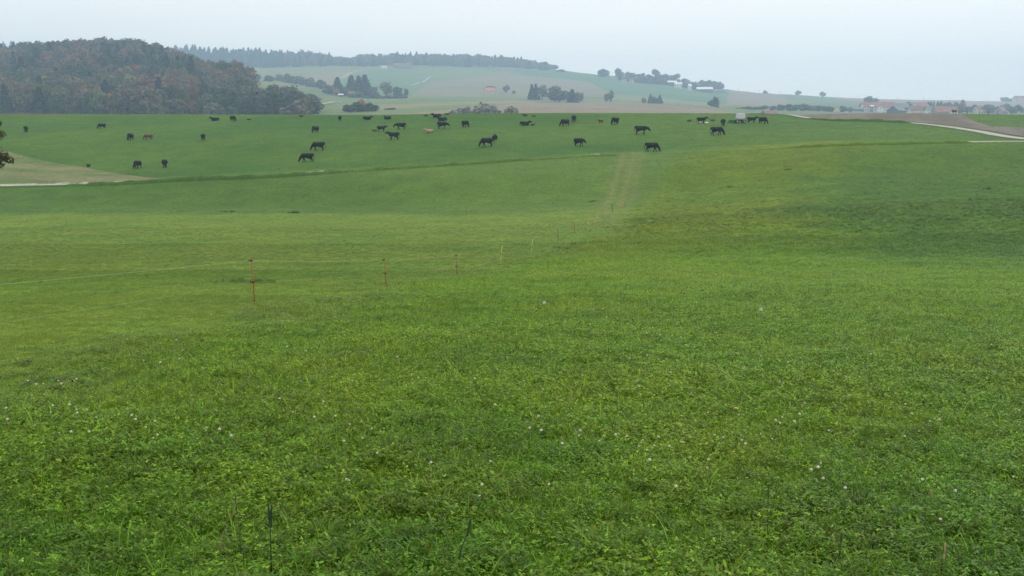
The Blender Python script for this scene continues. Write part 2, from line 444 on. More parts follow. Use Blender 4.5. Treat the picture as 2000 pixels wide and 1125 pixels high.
def field_col(X, Y):
    X = np.asarray(X, float); Y = np.asarray(Y, float)
    n1 = fbm(X, Y, 22, 0); n2 = fbm(X, Y, 6, 3); n3 = fbm(X * .6, Y, 45, 5)
    lush = lerp(np.tile(C_LUSH, (len(X), 1)), C_LUSH2, sstep(.4, .65, n1 * .6 + n2 * .4))
    # the bluish sward of the right-hand slope and the yellower crown of it
    bl = sstep(0, 1, (X - np.interp(Y, [20, 40, 70, 110], [16, 14, 18, 34])) / 9 + (n2 - .5) * 2) * sstep(16, 24, Y) * sstep(150, 110, Y)
    lush = lerp(lush, C_BLUE, bl * .7)
    yl = sstep(1, .3, np.hypot((X - 31) / 20, (Y - 126) / 22) + (n2 - .5) * .8)
    lush = lerp(lush, np.array((.180, .262, .010)), yl * .5)
    lush = lush * (1 - .46 * sstep(36, 84, Y))[:, None]  # darker with distance: shade of the missing tall tufts put into the colour
    lush = lerp(lush, np.array((.102, .230, .012)), sstep(8.5, 4.2, Y + (n2 - .5) * 5) * .7)  # darker towards the camera: shade in the deep leaf gaps painted in
    past = lerp(np.tile(C_PAST, (len(X), 1)), np.array((.098, .180, .018)), sstep(.42, .68, n2 * .5 + n1 * .5) * .8)
    mead = lerp(np.tile(C_MEAD, (len(X), 1)), np.array((.082, .148, .018)), sstep(.4, .65, n3))
    past = past * (1 + .22 * sstep(45, 18, Y))[:, None]  # nearby colour lifted to offset the shadows its tufts cast
    t = sstep(100, 108, Y + (n2 - .5) * 5 + (X + 20) * .02)
    left = lerp(past, mead, t)
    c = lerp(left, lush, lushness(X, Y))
    c = lerp(c, C_TRACK, np.clip(trackness(X, Y), 0, 1) * .8)
    hill = lerp(np.tile(C_HILL, (len(X), 1)), np.array((.062, .130, .011)), sstep(.35, .65, n1 * .5 + n3 * .5))
    pathY = np.interp(X / np.maximum(Y, 1), [-.6, -.35, -.2, 0, .1, .3, .5, .6], [131, 133, 137, 142, 145, 146, 143, 141])
    c = lerp(c, hill, sstep(-1.5, 1.5, Y - pathY))
    return np.clip(c, .005, 1)
FARPOLY = [   # pixel outline, colour, depth range
 ([(-400, 60), (340, 60), (400, 140), (500, 130), (500, 170), (625, 190), (630, 240), (-400, 240)], (.040, .034, .022), 510, 930),
 ([(480, 125), (760, 125), (760, 172), (480, 172)], (.150, .170, .062), 800, 2100),
 ([(560, 150), (700, 140), (690, 172), (640, 172)], (.195, .170, .085), 1000, 2100),
 ([(640, 172), (700, 140), (760, 133), (860, 150), (800, 190), (640, 190)], (.095, .165, .060), 1000, 2100),
 ([(800, 190), (850, 150), (940, 138), (1010, 140), (1150, 160), (1190, 182), (1030, 196), (900, 188)], (.180, .168, .098), 1000, 2100),
 ([(800, 128), (960, 128), (1000, 140), (900, 152), (860, 160), (820, 150)], (.115, .165, .062), 1300, 2100),
 ([(1000, 135), (1110, 140), (1430, 176), (1500, 183), (1490, 205), (1420, 205), (1200, 185), (1150, 160), (1000, 145)], (.075, .150, .060), 900, 2100),
 ([(1190, 182), (1330, 195), (1420, 206), (1390, 210), (1190, 196)], (.165, .180, .085), 600, 1300),
 ([(600, 196), (1010, 188), (1100, 205), (1000, 216), (600, 226)], (.120, .165, .058), 450, 1100),
 ([(740, 205), (1000, 196), (1060, 200), (900, 204), (740, 214)], (.195, .185, .090), 450, 1100),
 ([(1020, 201), (1180, 200), (1330, 206), (1400, 212), (1440, 226), (700, 228), (850, 217)], (.205, .165, .108), 430, 1000),
 ([(1180, 194), (1330, 202), (1470, 216), (1430, 218), (1330, 207), (1190, 200)], (.130, .160, .060), 600, 1100),
 ([(1425, 176), (1520, 183), (1590, 190), (1560, 206), (1418, 206)], (.210, .172, .115), 1000, 2100),
 ([(1520, 184), (1640, 191), (1690, 215), (1560, 210)], (.110, .155, .062), 1000, 2100),
 ([(1600, 188), (2100, 196), (2100, 214), (1740, 208), (1650, 195)], (.225, .180, .125), 1100, 2100),
]
def far_col(X, Y):
    Z = hgt(X, Y); px, py = proj(X, Y, Z)
    n1 = fbm(X, Y, 120, 2); n2 = fbm(X, Y, 30, 4)
    c = lerp(np.tile(np.array((.110, .155, .056)), (len(X), 1)), np.array((.145, .165, .066)), sstep(.35, .65, n1))
    py2 = py + (n2 - .5) * 1.5; px2 = px + (n2 - .5) * 8
    for poly, col, d0, d1 in FARPOLY:
        m = inpoly(px2, py2, poly) & (Y > d0) & (Y < d1)
        c[m] = np.array(col) * (.93 + .14 * n1[m])[:, None]
    return c

# ------------------------------------------------------------------ ground sheets
NT = 620
tcol = np.linspace(-.92, .92, NT)
YR = np.concatenate([np.geomspace(3, 330, 470) - 30, ])
YR = np.concatenate([np.linspace(-27, 0, 28)[:-1], np.geomspace(30, 330, 330) - 30])
YF = np.concatenate([np.geomspace(330, 2400, 300) - 30, np.geomspace(2420, 2750, 8)])
def sheet(name, YS, mat, colf):
    TT, YY = np.meshgrid(tcol, YS)
    XX = TT * (YY + 30)
    X = XX.ravel(); Y = YY.ravel(); Z = hgt(X, Y)
    n, m = len(YS), NT
    idx = np.arange(n * m).reshape(n, m)
    q = np.stack([idx[:-1, :-1], idx[:-1, 1:], idx[1:, 1:], idx[1:, :-1]], -1).reshape(-1, 4)
    me = fast_mesh(name, np.stack([X, Y, Z], 1), q, mat)
    set_col(me, 'field', colf(X, Y))
    o = add(name, me)
    o['kind'] = 'structure'
    return o
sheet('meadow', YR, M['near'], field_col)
sheet('hills', YF, M['far'], far_col)

def drape(name, edgeA, edgeB, ns, nt, mat, lift, colour=None, kind='structure'):
    """sheet laid on the ground between two world polylines"""
    def res(pl, n):
        pl = [Vector((p[0], p[1], 0)) for p in pl]
        L = [0]
        for a, b in zip(pl, pl[1:]): L.append(L[-1] + (b - a).length)
        s = np.linspace(0, L[-1], n)
        return np.stack([np.interp(s, L, [p.x for p in pl]), np.interp(s, L, [p.y for p in pl])], 1)
    A = res(edgeA, ns); B = res(edgeB, ns)
    t = np.linspace(0, 1, nt)[None, :, None]
    P = (A[:, None] * (1 - t) + B[:, None] * t).reshape(-1, 2)
    Z = hgt(P[:, 0], P[:, 1]) + lift
    idx = np.arange(ns * nt).reshape(ns, nt)
    q = np.stack([idx[:-1, :-1], idx[1:, :-1], idx[1:, 1:], idx[:-1, 1:]], -1).reshape(-1, 4)
    me = fast_mesh(name, np.column_stack([P, Z]), q, mat)
    nz = np.zeros(3 * len(me.polygons), np.float32); me.polygons.foreach_get('normal', nz)
    if nz[2::3].mean() < 0: me.flip_normals()
    if colour is not None: set_col(me, 'field', colour(P[:, 0], P[:, 1]))
    o = add(name, me); o['kind'] = kind
    return o
def ribbon(name, line, width, mat, lift, step=1.0, wob=.15):
    pts = [Vector((p[0], p[1], 0)) for p in line]
    L = [0]
    for a, b in zip(pts, pts[1:]): L.append(L[-1] + (b - a).length)
    n = max(8, int(L[-1] / step)); s = np.linspace(0, L[-1], n)
    x = np.interp(s, L, [p.x for p in pts]); y = np.interp(s, L, [p.y for p in pts])
    k = np.ones(9) / 9
    xs = np.convolve(np.pad(x, 4, mode='edge'), k, 'valid'); ys = np.convolve(np.pad(y, 4, mode='edge'), k, 'valid')
    tx = np.gradient(xs); ty = np.gradient(ys); ln = np.hypot(tx, ty) + 1e-9
    nx, ny = -ty / ln, tx / ln
    w = width / 2 * (1 + (vnoise(s, s * 0, 3.0, 2) - .5) * wob * 2)
    A = np.stack([xs + nx * w, ys + ny * w], 1); B = np.stack([xs - nx * w, ys - ny * w], 1)
    drape(name, A, B, n, 5, mat, lift)
    return np.stack([xs, ys], 1), np.stack([nx, ny], 1)
def hits(ps, **k): return [hit(*p, **k) for p in ps]

# striped fields: colour along the tillage direction
def striped(base, alt, ang, period, amp=1.0, seed=0):
    base = np.array(base); alt = np.array(alt)
    def f(X, Y):
        q = X * math.cos(ang) + Y * math.sin(ang); r = -X * math.sin(ang) + Y * math.cos(ang)
        s = vnoise(q, r * .03, period, seed) * .7 + .3 * vnoise(q, r * .08, period * .35, seed + 1)
        s = np.clip(sstep(.35, .7, s) * amp + (fbm(X, Y, 5, seed + 2) - .5) * .5, 0, 1)
        return lerp(np.tile(base, (len(X), 1)), alt, s)
    return f
stub_top = hits([(-160, 268), (-60, 280), (0, 292), (60, 309), (150, 325), (250, 343), (335, 352)])
stub_bot = hits([(-160, 364), (-60, 363), (0, 361), (80, 360), (170, 359), (260, 356), (337, 352.6)])
drape('stubble_field', stub_bot, stub_top, 200, 60, M['near'], .05, striped((.098, .148, .036), (.160, .164, .076), math.radians(68), 2.2, 1.0, 1))
soil_near = [at(1462, 207), at(1500, 208.5), at(1545, 206), at(1590, 200), at(1640, 197), at(1700, 196), at(1770, 192), at(1840, 182), at(1905, 170), at(1960, 160), at(2010, 152), at(2120, 143)]
soil_far = [at(1450, 222), at(1500, 230), at(1545, 241), at(1600, 250), at(1660, 255), at(1720, 257), at(1790, 258), at(1850, 256), at(1880, 214), at(1925, 183.5), at(2010, 178), at(2120, 177)]
drape('ploughed_field', [(p.x, p.y) for p in soil_near], [(p.x, p.y) for p in soil_far], 220, 70, M['near'], .06,
      striped((.150, .134, .110), (.112, .096, .076), math.radians(-22), 3.0, .8, 2))
drape('brown_field', [(at(x, 219).x, 219) for x in (-200, 0, 60, 125)], [(at(x, 236).x, 236) for x in (-200, 0, 60, 125)], 60, 20, M['near'], .06,
      striped((.150, .105, .068), (.12, .085, .05), 0.3, 4, .6, 3))
PATHPX = [(-160, 366), (0, 362), (120, 360), (220, 357.5), (330, 351), (545, 343), (650, 334.5), (760, 328), (860, 322), (1040, 310), (1170, 302), (1300, 297.5), (1450, 291), (1600, 285), (1750, 281), (1870, 278), (2000, 276.5), (2150, 276)]
PATHW = [(p.x, p.y) for p in hits(PATHPX)]
def path_line(a, b):
    xs = [p[0] for p in PATHPX]
    q = np.linspace(a, b, max(4, int((b - a) / 12)))
    return list(zip(np.interp(q, xs, [p[0] for p in PATHW]), np.interp(q, xs, [p[1] for p in PATHW])))
for a_, b_ in ((-150, 265), (522, 652), (1150, 1176), (1560, 2140)):
    ribbon('farm_path', path_line(a_, b_), 1.2 if a_ == 1150 else 1.8, M['concrete'], .05, 1.0, .06)
def smooth_line(line, step=1.0):
    p = np.array(line); L = np.concatenate([[0], np.cumsum(np.hypot(*np.diff(p, axis=0).T))])
    q = np.arange(0, L[-1], step); x = np.interp(q, L, p[:, 0]); y = np.interp(q, L, p[:, 1])
    k = np.ones(9) / 9
    x = np.convolve(np.pad(x, 4, mode='edge'), k, 'valid'); y = np.convolve(np.pad(y, 4, mode='edge'), k, 'valid')
    tx, ty = np.gradient(x), np.gradient(y); l = np.hypot(tx, ty)
    return np.stack([x, y], 1), np.stack([-ty / l, tx / l], 1)
pathL, pathN = smooth_line(path_line(-150, 2140))
def bank(pathL, pathN, xs, hs):
    px = 1000 + F * 1.0113 * pathL[:, 0] / pathL[:, 1]
    hgt_b = np.interp(px, xs, hs)
    hgt_b = hgt_b * (.78 + .44 * vnoise(px, px * 0, 22, 1)) + (vnoise(px, px * 0, 5, 2) - .5) * .40 * np.clip(hgt_b / .35, 0, 1)
    sgn = np.where(pathN[:, 1] > 0, -1, 1)
    V, n = [], 9
    for k in range(n):
        t = k / (n - 1); off = .9 + 1.25 * t
        x = pathL[:, 0] + pathN[:, 0] * sgn * off; y = pathL[:, 1] + pathN[:, 1] * sgn * off
        z = hgt(x, y) - .06 + (hgt_b + .06) * math.sin(math.pi * min(1, t * 1.0)) ** .8
        V.append(np.stack([x, y, z], 1))
    V = np.stack(V, 1); m = len(px); idx = np.arange(m * n).reshape(m, n)
    q = np.stack([idx[:-1, :-1], idx[:-1, 1:], idx[1:, 1:], idx[1:, :-1]], -1).reshape(-1, 4)
    P = V.reshape(-1, 3)
    me = fast_mesh('verge', P, q, M['near']); me.update()
    nz = np.zeros(3 * len(me.polygons), np.float32); me.polygons.foreach_get('normal', nz)
    if nz[2::3].mean() < 0: me.flip_normals()
    set_col(me, 'field', field_col(P[:, 0], P[:, 1]) * .95)
    o = add('verge', me); o['kind'] = 'structure'
    return V[:, 4]
VERGE = bank(pathL, pathN, [-200, 90, 150, 230, 300, 520, 560, 640, 690, 1000, 1080, 1140, 1175, 1220, 1500, 1590, 1700, 1850, 1900, 2100], [.12, .12, .24, .42, .46, .46, .46, .45, .36, .34, .16, .30, .30, .05, .05, .36, .34, .30, .05, 0])
trkL, trkN = ribbon('field_track', [(p.x, p.y) for p in (at(1520, 214), at(1541, 208), at(1575, 201), at(1600, 197), at(1660, 193.5), at(1720, 191), at(1790, 184), at(1850, 174), at(1905, 164), at(1955, 153), at(2000, 146), at(2040, 141))], 3.0, M['concrete'], .09)
bank(trkL, trkN, [1500, 1575, 1605, 1700, 1760, 1800, 2100], [0, 0, .5, .6, .5, 0, 0])
for ps in ([(666, 153), (672, 150), (690, 141), (713, 136)], [(801, 168), (815, 163), (832, 157), (843, 149)], [(874, 176), (880, 175.5), (888, 176)], [(600, 206), (640, 204), (665, 199)], [(880, 190), (890, 189), (900, 189.5)]):
    ribbon('hill_track', [(p.x, p.y) for p in hits(ps, dmin=430)], 4.0, M['concrete'], .5, 5.0)

# ------------------------------------------------------------------ haze (scattering air)
def haze():
    mb = MB().box((0, 1370, 130), (5400, 2860, 300))
    m, n, l, out = nmat('haze_air')
    v = n.new('ShaderNodeVolumePrincipled')
    v.inputs['Color'].default_value = (.55, .75, 1.0, 1)
    v.inputs['Density'].default_value = .00045
    v.inputs['Anisotropy'].default_value = .2
    l.new(v.outputs[0], out.inputs['Volume'])
    o = mb.build('haze', m)
    tag(o, 'thin pale blue haze in the autumn air', 'haze', kind='stuff')
haze()

# ------------------------------------------------------------------ trees
def broadleaf(seed, nq=800, size=.062, tall=1.0, lobes=11, low=.12):
    """crown for a unit-height tree, crown width about 0.8"""
    r = np.random.default_rng(seed)
    C = []; RR = []
    for i in range(lobes):
        a = r.uniform(0, 2 * math.pi); e = r.uniform(-.9, 1.0)
        ce = math.sqrt(max(0, 1 - e * e))
        C.append((.25 * ce * math.cos(a), .25 * ce * math.sin(a), .58 + .28 * e * tall)); RR.append(r.uniform(.13, .2))
    C.append((0, 0, .58)); RR.append(.24)
    C = np.array(C); RR = np.array(RR)
    k = r.integers(0, len(C), nq)
    d = r.normal(size=(nq, 3)); d /= np.linalg.norm(d, axis=1)[:, None]
    rad = RR[k] * r.uniform(.55, 1.0, nq) ** .5
    P = C[k] + d * rad[:, None]
    P[:, 2] = np.maximum(P[:, 2], low)
    P[:, :2] *= .36 / np.percentile(np.hypot(P[:, 0], P[:, 1]), 97)
    zt = np.percentile(P[:, 2], 99.5); P[:, 2] = low + (P[:, 2] - P[:, 2].min()) / (zt - P[:, 2].min()) * (.97 - low)
    return cards(P, d, size, r)
def cards(P, d, size, r):
    """small bent leaf-clump faces facing roughly outwards"""
    n = len(P)
    nrm = d + np.array((0, 0, .25)) + r.normal(size=(n, 3)) * .34; nrm /= np.linalg.norm(nrm, axis=1)[:, None]
    u = np.cross(nrm, r.normal(size=(n, 3))); u /= np.linalg.norm(u, axis=1)[:, None]
    w = np.cross(nrm, u)
    s = (size * r.uniform(.5, 1.25, n))[:, None]
    asp = r.uniform(.55, 1.0, n)[:, None]
    v = np.stack([P - u * s, P - w * s * asp + nrm * s * .25, P + u * s, P + w * s * asp - nrm * s * .1], 1).reshape(-1, 3)
    f = np.arange(4 * n).reshape(-1, 4)
    t = np.repeat(r.uniform(.65, 1.35, (n, 1)), 4, 0)
    hue = np.repeat(r.normal(0, .1, (n, 1)), 4, 0)
    tint = np.concatenate([t * (1 + hue), t, t * (1 - hue)], 1)
    return v, f, tint
def conifer(seed, nq=620, size=.055, wid=.20):
    r = np.random.default_rng(seed)
    h = 1 - r.uniform(0, 1, nq) ** .62 * .93
    a = r.uniform(0, 2 * math.pi, nq)
    lay = (h * 13) % 1
    rad = wid * (1 - h) ** .85 * (1.12 - .35 * lay) * r.uniform(.55, 1.08, nq)
    P = np.stack([rad * np.cos(a), rad * np.sin(a), h - rad * .18], 1)
    d = np.stack([np.cos(a), np.sin(a), np.full(nq, .35)], 1)
    return cards(P, d, size, r)
def poplar(seed): 
    v, f, t = broadleaf(seed, 600, .06, 1.25, 12); v[:, :2] *= .62; return v, f, t
def bush(seed):
    v, f, t = broadleaf(seed, 520, .085, .9, 12, .02)
    v[:, 2] = np.clip((v[:, 2] - .14) / .82, 0, None); v[:, :2] *= 1.5; return v, f, t
PB = [broadleaf(s) for s in (1, 2, 3, 4, 5)]
PC = [conifer(s) for s in (11, 12, 13)]
PP = [poplar(s) for s in (21, 22)]
PU = [bush(s) for s in (31, 32, 33)]
def crown_mesh(nm, p):
    me = fast_mesh(nm, p[0], p[1], M['tree'], False); set_col(me, 'tint', p[2]); return me
CM = {'b': [crown_mesh('broadleaf_crown', p) for p in PB], 'c': [crown_mesh('conifer_crown', p) for p in PC],
      'p': [crown_mesh('poplar_crown', p) for p in PP], 'u': [crown_mesh('bush_crown', p) for p in PU]}
def trunk_mesh(seed, con=False):
    r = random.Random(seed); mb = MB()
    top = .75 if con else .55
    mb.tube([(0, 0, -.04), (.004, .003, top * .45), (.0, .0, top)], [.028 if not con else .022, .02, .006], 6)
    if not con:
        for i in range(5):
            a = i * 1.26 + r.uniform(-.3, .3); z = r.uniform(.2, .42)
            e = r.uniform(.16, .26)
            mb.tube([(0, 0, z), (e * .5 * math.cos(a), e * .5 * math.sin(a), z + .1), (e * math.cos(a), e * math.sin(a), z + r.uniform(.18, .3))], [.013, .009, .003], 5)
    return mb.mesh('trunk', M['bark'], True)
TM = [trunk_mesh(1), trunk_mesh(2), trunk_mesh(3, True)]
KINDNAME = {'b': 'broadleaf_tree', 'c': 'conifer_tree', 'p': 'poplar_tree', 'u': 'bush'}
def tree(kind, loc, h, w, col, label, group=None, name=None, cat=None):
    """w: crown width in metres"""
    r = rnd.random
    nat = {'b': .74, 'c': .30, 'p': .46, 'u': 1.1}[kind]
    root = empty(name or KINDNAME[kind], (loc[0], loc[1], loc[2] - .1), r() * 6.28)
    root.scale = (w / nat, w / nat, h)
    c = add('crown', rnd.choice(CM[kind]), root); c.color = (*col, 1)
    add('trunk', TM[2] if kind == 'c' else rnd.choice(TM[:2]), root)
    tag(root, label, cat or ('bush' if kind == 'u' else 'tree'), group)
    return root
RUST = (.205, .122, .062); BROWN = (.150, .122, .080); OLIVE = (.135, .140, .058); GREEN = (.060, .088, .044); DARK = (.020, .036, .026); YELL = (.21, .20, .055); GREY = (.170, .155, .125); ORNG = (.34, .14, .03); TWIG = (.26, .235, .20)
def jit(c, a=.18):
    k = rnd.uniform(1 - a, 1 + a)
    return tuple(max(.005, x * k * rnd.uniform(.93, 1.07)) for x in c)

# --- the wooded hill: nearest trees stand as individuals, the rest is one wood
cand = []
gx = np.arange(-420, 10, 7.2)
for yy in np.arange(515, 905, 8.6):
    for xx in np.arange(-520, -40, 8.4):
        X = xx + rnd.uniform(-3, 3); Y = yy + rnd.uniform(-3, 3)
        px = 1000 + F * 1.0113 * X / Y
        if px < -260 or px > 640: continue
        edge = np.interp(Y, [515, 560, 590, 640, 720, 800, 905], [628, 610, 505, 498, 494, 420, 390]) + rnd.uniform(-6, 6)
        if px > edge: continue
        if px > 425 and 740 < Y: continue
        cand.append((X, Y, px))
cand.sort(key=lambda c: c[1] + rnd.uniform(0, 25))
KL = {'rust': ('rust brown beech tree in the wooded hillside', RUST), 'brown': ('dull brown half bare broadleaf tree in the wooded hillside', BROWN), 'olive': ('olive green broadleaf tree in the wooded hillside', OLIVE),
      'green': ('dark green broadleaf tree in the wooded hillside', GREEN), 'dark': ('nearly black pointed conifer in the wooded hillside', DARK), 'yell': ('yellow green broadleaf tree in the wooded hillside', YELL), 'grey': ('grey green broadleaf tree in the lower end of the wood', (.105, .120, .088))}
wv, wf, wc, wt = [], [], [], []
def stuff_tree(kind, loc, h, w, col, store, rz=None):
    P = {'b': PB, 'c': PC, 'p': PP, 'u': PU}[kind]; v, f, t = rnd.choice(P)
    nat = {'b': .74, 'c': .30, 'p': .46, 'u': 1.1}[kind]
    a = rnd.uniform(0, 6.28); ca, sa = math.cos(a), math.sin(a)
    q = np.stack([(v[:, 0] * ca - v[:, 1] * sa) * w / nat + loc[0], (v[:, 0] * sa + v[:, 1] * ca) * w / nat + loc[1], v[:, 2] * h + loc[2]], 1)
    b = sum(len(x) for x in store[0])
    store[0].append(q); store[1].append(f + b); store[2].append(np.tile(np.array(col), (len(q), 1))); store[3].append(t)
hill_store = ([], [], [], [])
nind = 0
seen = [c for c in cand if c[2] > -30]
ind = set(id(c) for c in seen[:250])
for c in cand:
    X, Y, px = c
    z = h1(X, Y)
    n = float(vnoise(np.array([X]), np.array([Y]), 26, 2)[0]); u = rnd.random()
    top = sstep(690, 800, Y)
    if px > 400 and Y > 600: k = rnd.choices(['brown', 'rust', 'green', 'olive', 'yell'], [3, 3, 3, 1, .8])[0]
    elif px > 400: k = rnd.choices(['green', 'grey', 'olive', 'brown', 'dark'], [2.5, 6, 1.5, 1.5, .7])[0]
    elif px > 210 and 640 < Y < 800 and n > .35: k = rnd.choices(['dark', 'green', 'brown', 'rust'], [5, 4, 1, 1])[0]
    elif n > .55: k = rnd.choices(['rust', 'brown', 'olive', 'dark'], [5, 3, .8, .6])[0]
    elif n > .35: k = rnd.choices(['brown', 'olive', 'green', 'rust', 'dark', 'yell'], [3, 2.4, 2.5, 1.2, 1, .4])[0]
    else: k = rnd.choices(['green', 'dark', 'olive', 'brown'], [4, 3, 1.5, 1.5])[0]
    if k == 'dark' and rnd.random() < (.6 if Y > 760 else .25): k = rnd.choice(('green', 'brown', 'olive'))
    con = k == 'dark'
    hh = rnd.choice((11.5, 13, 14.5, 16, 18)) * rnd.uniform(.93, 1.07) * (1.15 if con else 1); ww = rnd.uniform(6.5, 9) if con else rnd.uniform(7.5, 15)
    if px > 498: hh *= .82 if px < 590 else .62
    if id(c) in ind:
        tree('c' if con else 'b', (X, Y, z), hh, ww, jit(KL[k][1]), KL[k][0], k + ' trees of the wooded hill' if not con else 'conifers of the wooded hill')
    else:
        stuff_tree('c' if con else 'b', (X, Y, z), hh, ww, jit(KL[k][1]), hill_store)
def store_obj(name, st, label, cat='wood'):
    me = fast_mesh(name, np.concatenate(st[0]), np.concatenate(st[1]), M['wood'], False)
    set_col(me, 'leafcol', np.concatenate(st[2])); set_col(me, 'tint', np.concatenate(st[3]))
    o = add(name, me); tag(o, label, cat, kind='stuff'); return o
store_obj('wooded_hill', hill_store, 'dense autumn wood covering the upper part of the rounded hill')
# --- far ridge forest (reads as one dark band)
rid = ([], [], [], [])
lowp = [(-300, 1830), (380, 1840), (500, 1850), (700, 1850), (900, 1850), (1000, 1885), (1050, 1905), (1085, 1915)]
for i in range(1500):
    px = rnd.uniform(-250, 1084)
    D0 = np.interp(px, [p[0] for p in lowp], [p[1] for p in lowp])
    D = D0 + rnd.random() ** 1.3 * 190
    if px > 1000 and D > 1990: continue
    p = at(px, D)
    con = rnd.random() < (.85 if px < 560 else .12 if 640 < px < 980 else .25)
    if 770 < px < 815 and rnd.random() < .35: con = True
    hh = rnd.uniform(15, 23.5) if px < 620 else rnd.uniform(14, 20.5)
    if 650 < px < 700: hh *= .75
    if px > 1000: hh *= np.interp(px, [1000, 1085], [1, .72])
    stuff_tree('c' if con else 'b', p, hh * (1.15 if con else 1), rnd.uniform(9, 12.5) if con else rnd.uniform(10, 15), jit(DARK if con else rnd.choice((BROWN, GREEN, OLIVE, GREY, BROWN))), rid)
store_obj('ridge_forest', rid, 'dark forest band along the crest of the far ridge')

def trees_at(lst, group=None):
    """(px, base_y or None, D, top_y, width_px, kind, colour, label)"""
    for px, D, top, wpx, kind, col, label in lst:
        p = at(px, D); _, py = proj(p.x, p.y, p.z)
        h = max(1.0, (py - top) * D / F); w = wpx * D / F
        g = group
        tree(kind, p, h, w, jit(col, .1), label, g)
# farmstead trees on the slope between the wood and the village
trees_at([
 (663, 1000, 151, 22, 'c', DARK, 'tall dark conifer beside the orange leaved tree at the farmstead'),
 (690, 1000, 149, 27, 'c', DARK, 'broad dark conifer at the left edge of the farmstead clump'),
 (704, 1010, 150, 23, 'c', DARK, 'slim conifer squeezed in the middle of the farmstead clump'),
 (716, 1000, 148, 31, 'c', DARK, 'tallest pointed conifer of the farmstead clump'),
 (645, 985, 166, 34, 'b', BROWN, 'brown round tree at the lower corner of the farmstead'),
 (660, 975, 174, 14, 'b', ORNG, 'bright orange autumn tree at the farmstead'),
 (676, 985, 170, 22, 'b', GREEN, 'small dark broadleaf tree between farmstead conifers'),
 (704, 1030, 160, 30, 'b', GREEN, 'round dark tree filling the gap behind the farmstead conifers'),
 (699, 962, 180, 30, 'u', OLIVE, 'low olive bush in front of the farmstead conifers'),
 (733, 990, 170, 24, 'b', BROWN, 'brown tree at the foot of the tallest conifer'),
 (757, 1010, 161, 24, 'p', OLIVE, 'upright olive tree standing apart at the farmstead'),
 (778, 1010, 170, 24, 'b', GREEN, 'round dark tree towards the end of the farmstead hedge'),
 (795, 1010, 173, 10, 'b', GREEN, 'small round tree ending the farmstead row'),
 (957, 1215, 168, 24, 'b', BROWN, 'brown tree rising behind the orange roofed house'),
 (989, 1200, 166, 14, 'b', BROWN, 'thin brown tree beside the orange roofed house'),
 (1003, 1190, 177, 8, 'b', GREEN, 'little green tree near the orange roofed house'),
 (1038, 1000, 166, 14, 'c', DARK, 'dark conifer starting the tree row, twin of its neighbour'),
 (1046, 1000, 165, 14, 'c', DARK, 'dark conifer second in the tree row'),
 (1058, 1000, 167, 22, 'p', OLIVE, 'upright olive tree after two conifers in the row'),
 (1085, 960, 169, 34, 'b', OLIVE, 'large olive tree crown in the middle of the row'),
 (1091, 930, 178, 40, 'b', GREEN, 'broad dark tree in front of the olive crown'),
 (1116, 970, 174, 18, 'c', DARK, 'single dark conifer near the end of the tree row'),
 (1130, 970, 181, 20, 'b', BROWN, 'brown tree ending the tree row beside a conifer'),
 (1183, 1020, 183, 10, 'b', BROWN, 'small brown tree of the pair on the brown field edge'),
 (1191, 1030, 177, 12, 'b', GREEN, 'taller green tree of the pair on the brown field edge'),
 (1255, 1020, 191, 9, 'u', BROWN, 'small brown bush at the field corner'),
 (1268, 1010, 183, 10, 'c', GREEN, 'pointed green tree at the field corner'),
 (1276, 1010, 190, 14, 'u', GREEN, 'low green bush between two pointed trees'),
 (1286, 1010, 185, 11, 'c', GREEN, 'second pointed green tree at the field corner'),
 (1386, 880, 196, 14, 'b', DARK, 'dark leaning tree at the lower end of the brown field, left stem'),
 (1393, 875, 189, 16, 'b', DARK, 'tallest dark tree standing alone in the valley below the hamlet'),
 (1397, 870, 202, 10, 'u', GREEN, 'bush at the foot of the lone dark valley tree'),
])
trees_at([(x, D, t, w, 'u', c, 'grey green bush in the hedge on the slope under the ridge') for x, D, t, w, c in
  ((508, 1150, 146, 22, GREY), (530, 1150, 148, 20, GREEN), (553, 1200, 147, 22, GREY), (570, 1180, 146, 26, GREEN), (590, 1160, 150, 24, GREY), (610, 1140, 153, 24, GREY), (630, 1120, 157, 22, GREEN))], 'hedge bushes under the ridge')
trees_at([(x, D, t, w, 'u', c, 'dark green bush in the farmstead hedge') for x, D, t, w, c in
  ((712, 965, 187, 18, GREEN), (728, 965, 187, 18, GREEN), (744, 970, 187, 18, GREEN), (760, 975, 186, 18, GREEN), (776, 980, 186, 18, GREEN), (790, 985, 186, 16, GREEN))], 'farmstead hedge bushes')
trees_at([(x, D, t, w, 'u', c, l) for x, D, t, w, c, l in
  ((585, 470, 199, 46, GREY, 'large pale grey green bush behind the crest of the pasture'), (560, 470, 212, 40, GREY, 'low grey bush next to the large pale bush'), (310, 480, 205, 36, OLIVE, 'rounded olive bush at the foot of the wood'), (420, 500, 202, 40, GREY, 'grey bush under the wood edge'), (455, 490, 210, 30, GREEN, 'small green bush under the wood edge'),
   (683, 540, 206, 26, GREEN, 'dark bush at the left of the thicket below the farmstead'), (700, 535, 201, 30, GREEN, 'dark bush in the middle of the thicket below the farmstead'), (708, 545, 196, 20, ORNG, 'orange leaved bush on top of the thicket'), (727, 540, 202, 28, GREEN, 'dark bush at the right of the thicket below the farmstead'), (765, 560, 214, 24, GREEN, 'low dark bush standing right of the thicket'),
   (893, 470, 213, 30, TWIG, 'bare grey bush at the start of the row behind the crest'), (915, 470, 211, 26, TWIG, 'second bare grey bush of the row behind the crest'), (946, 470, 203, 40, TWIG, 'tallest bare grey bush of the row behind the crest'), (965, 474, 209, 26, TWIG, 'bare grey bush after the tallest of the row'), (998, 470, 209, 30, TWIG, 'brownish bare bush ending the row behind the crest'))])
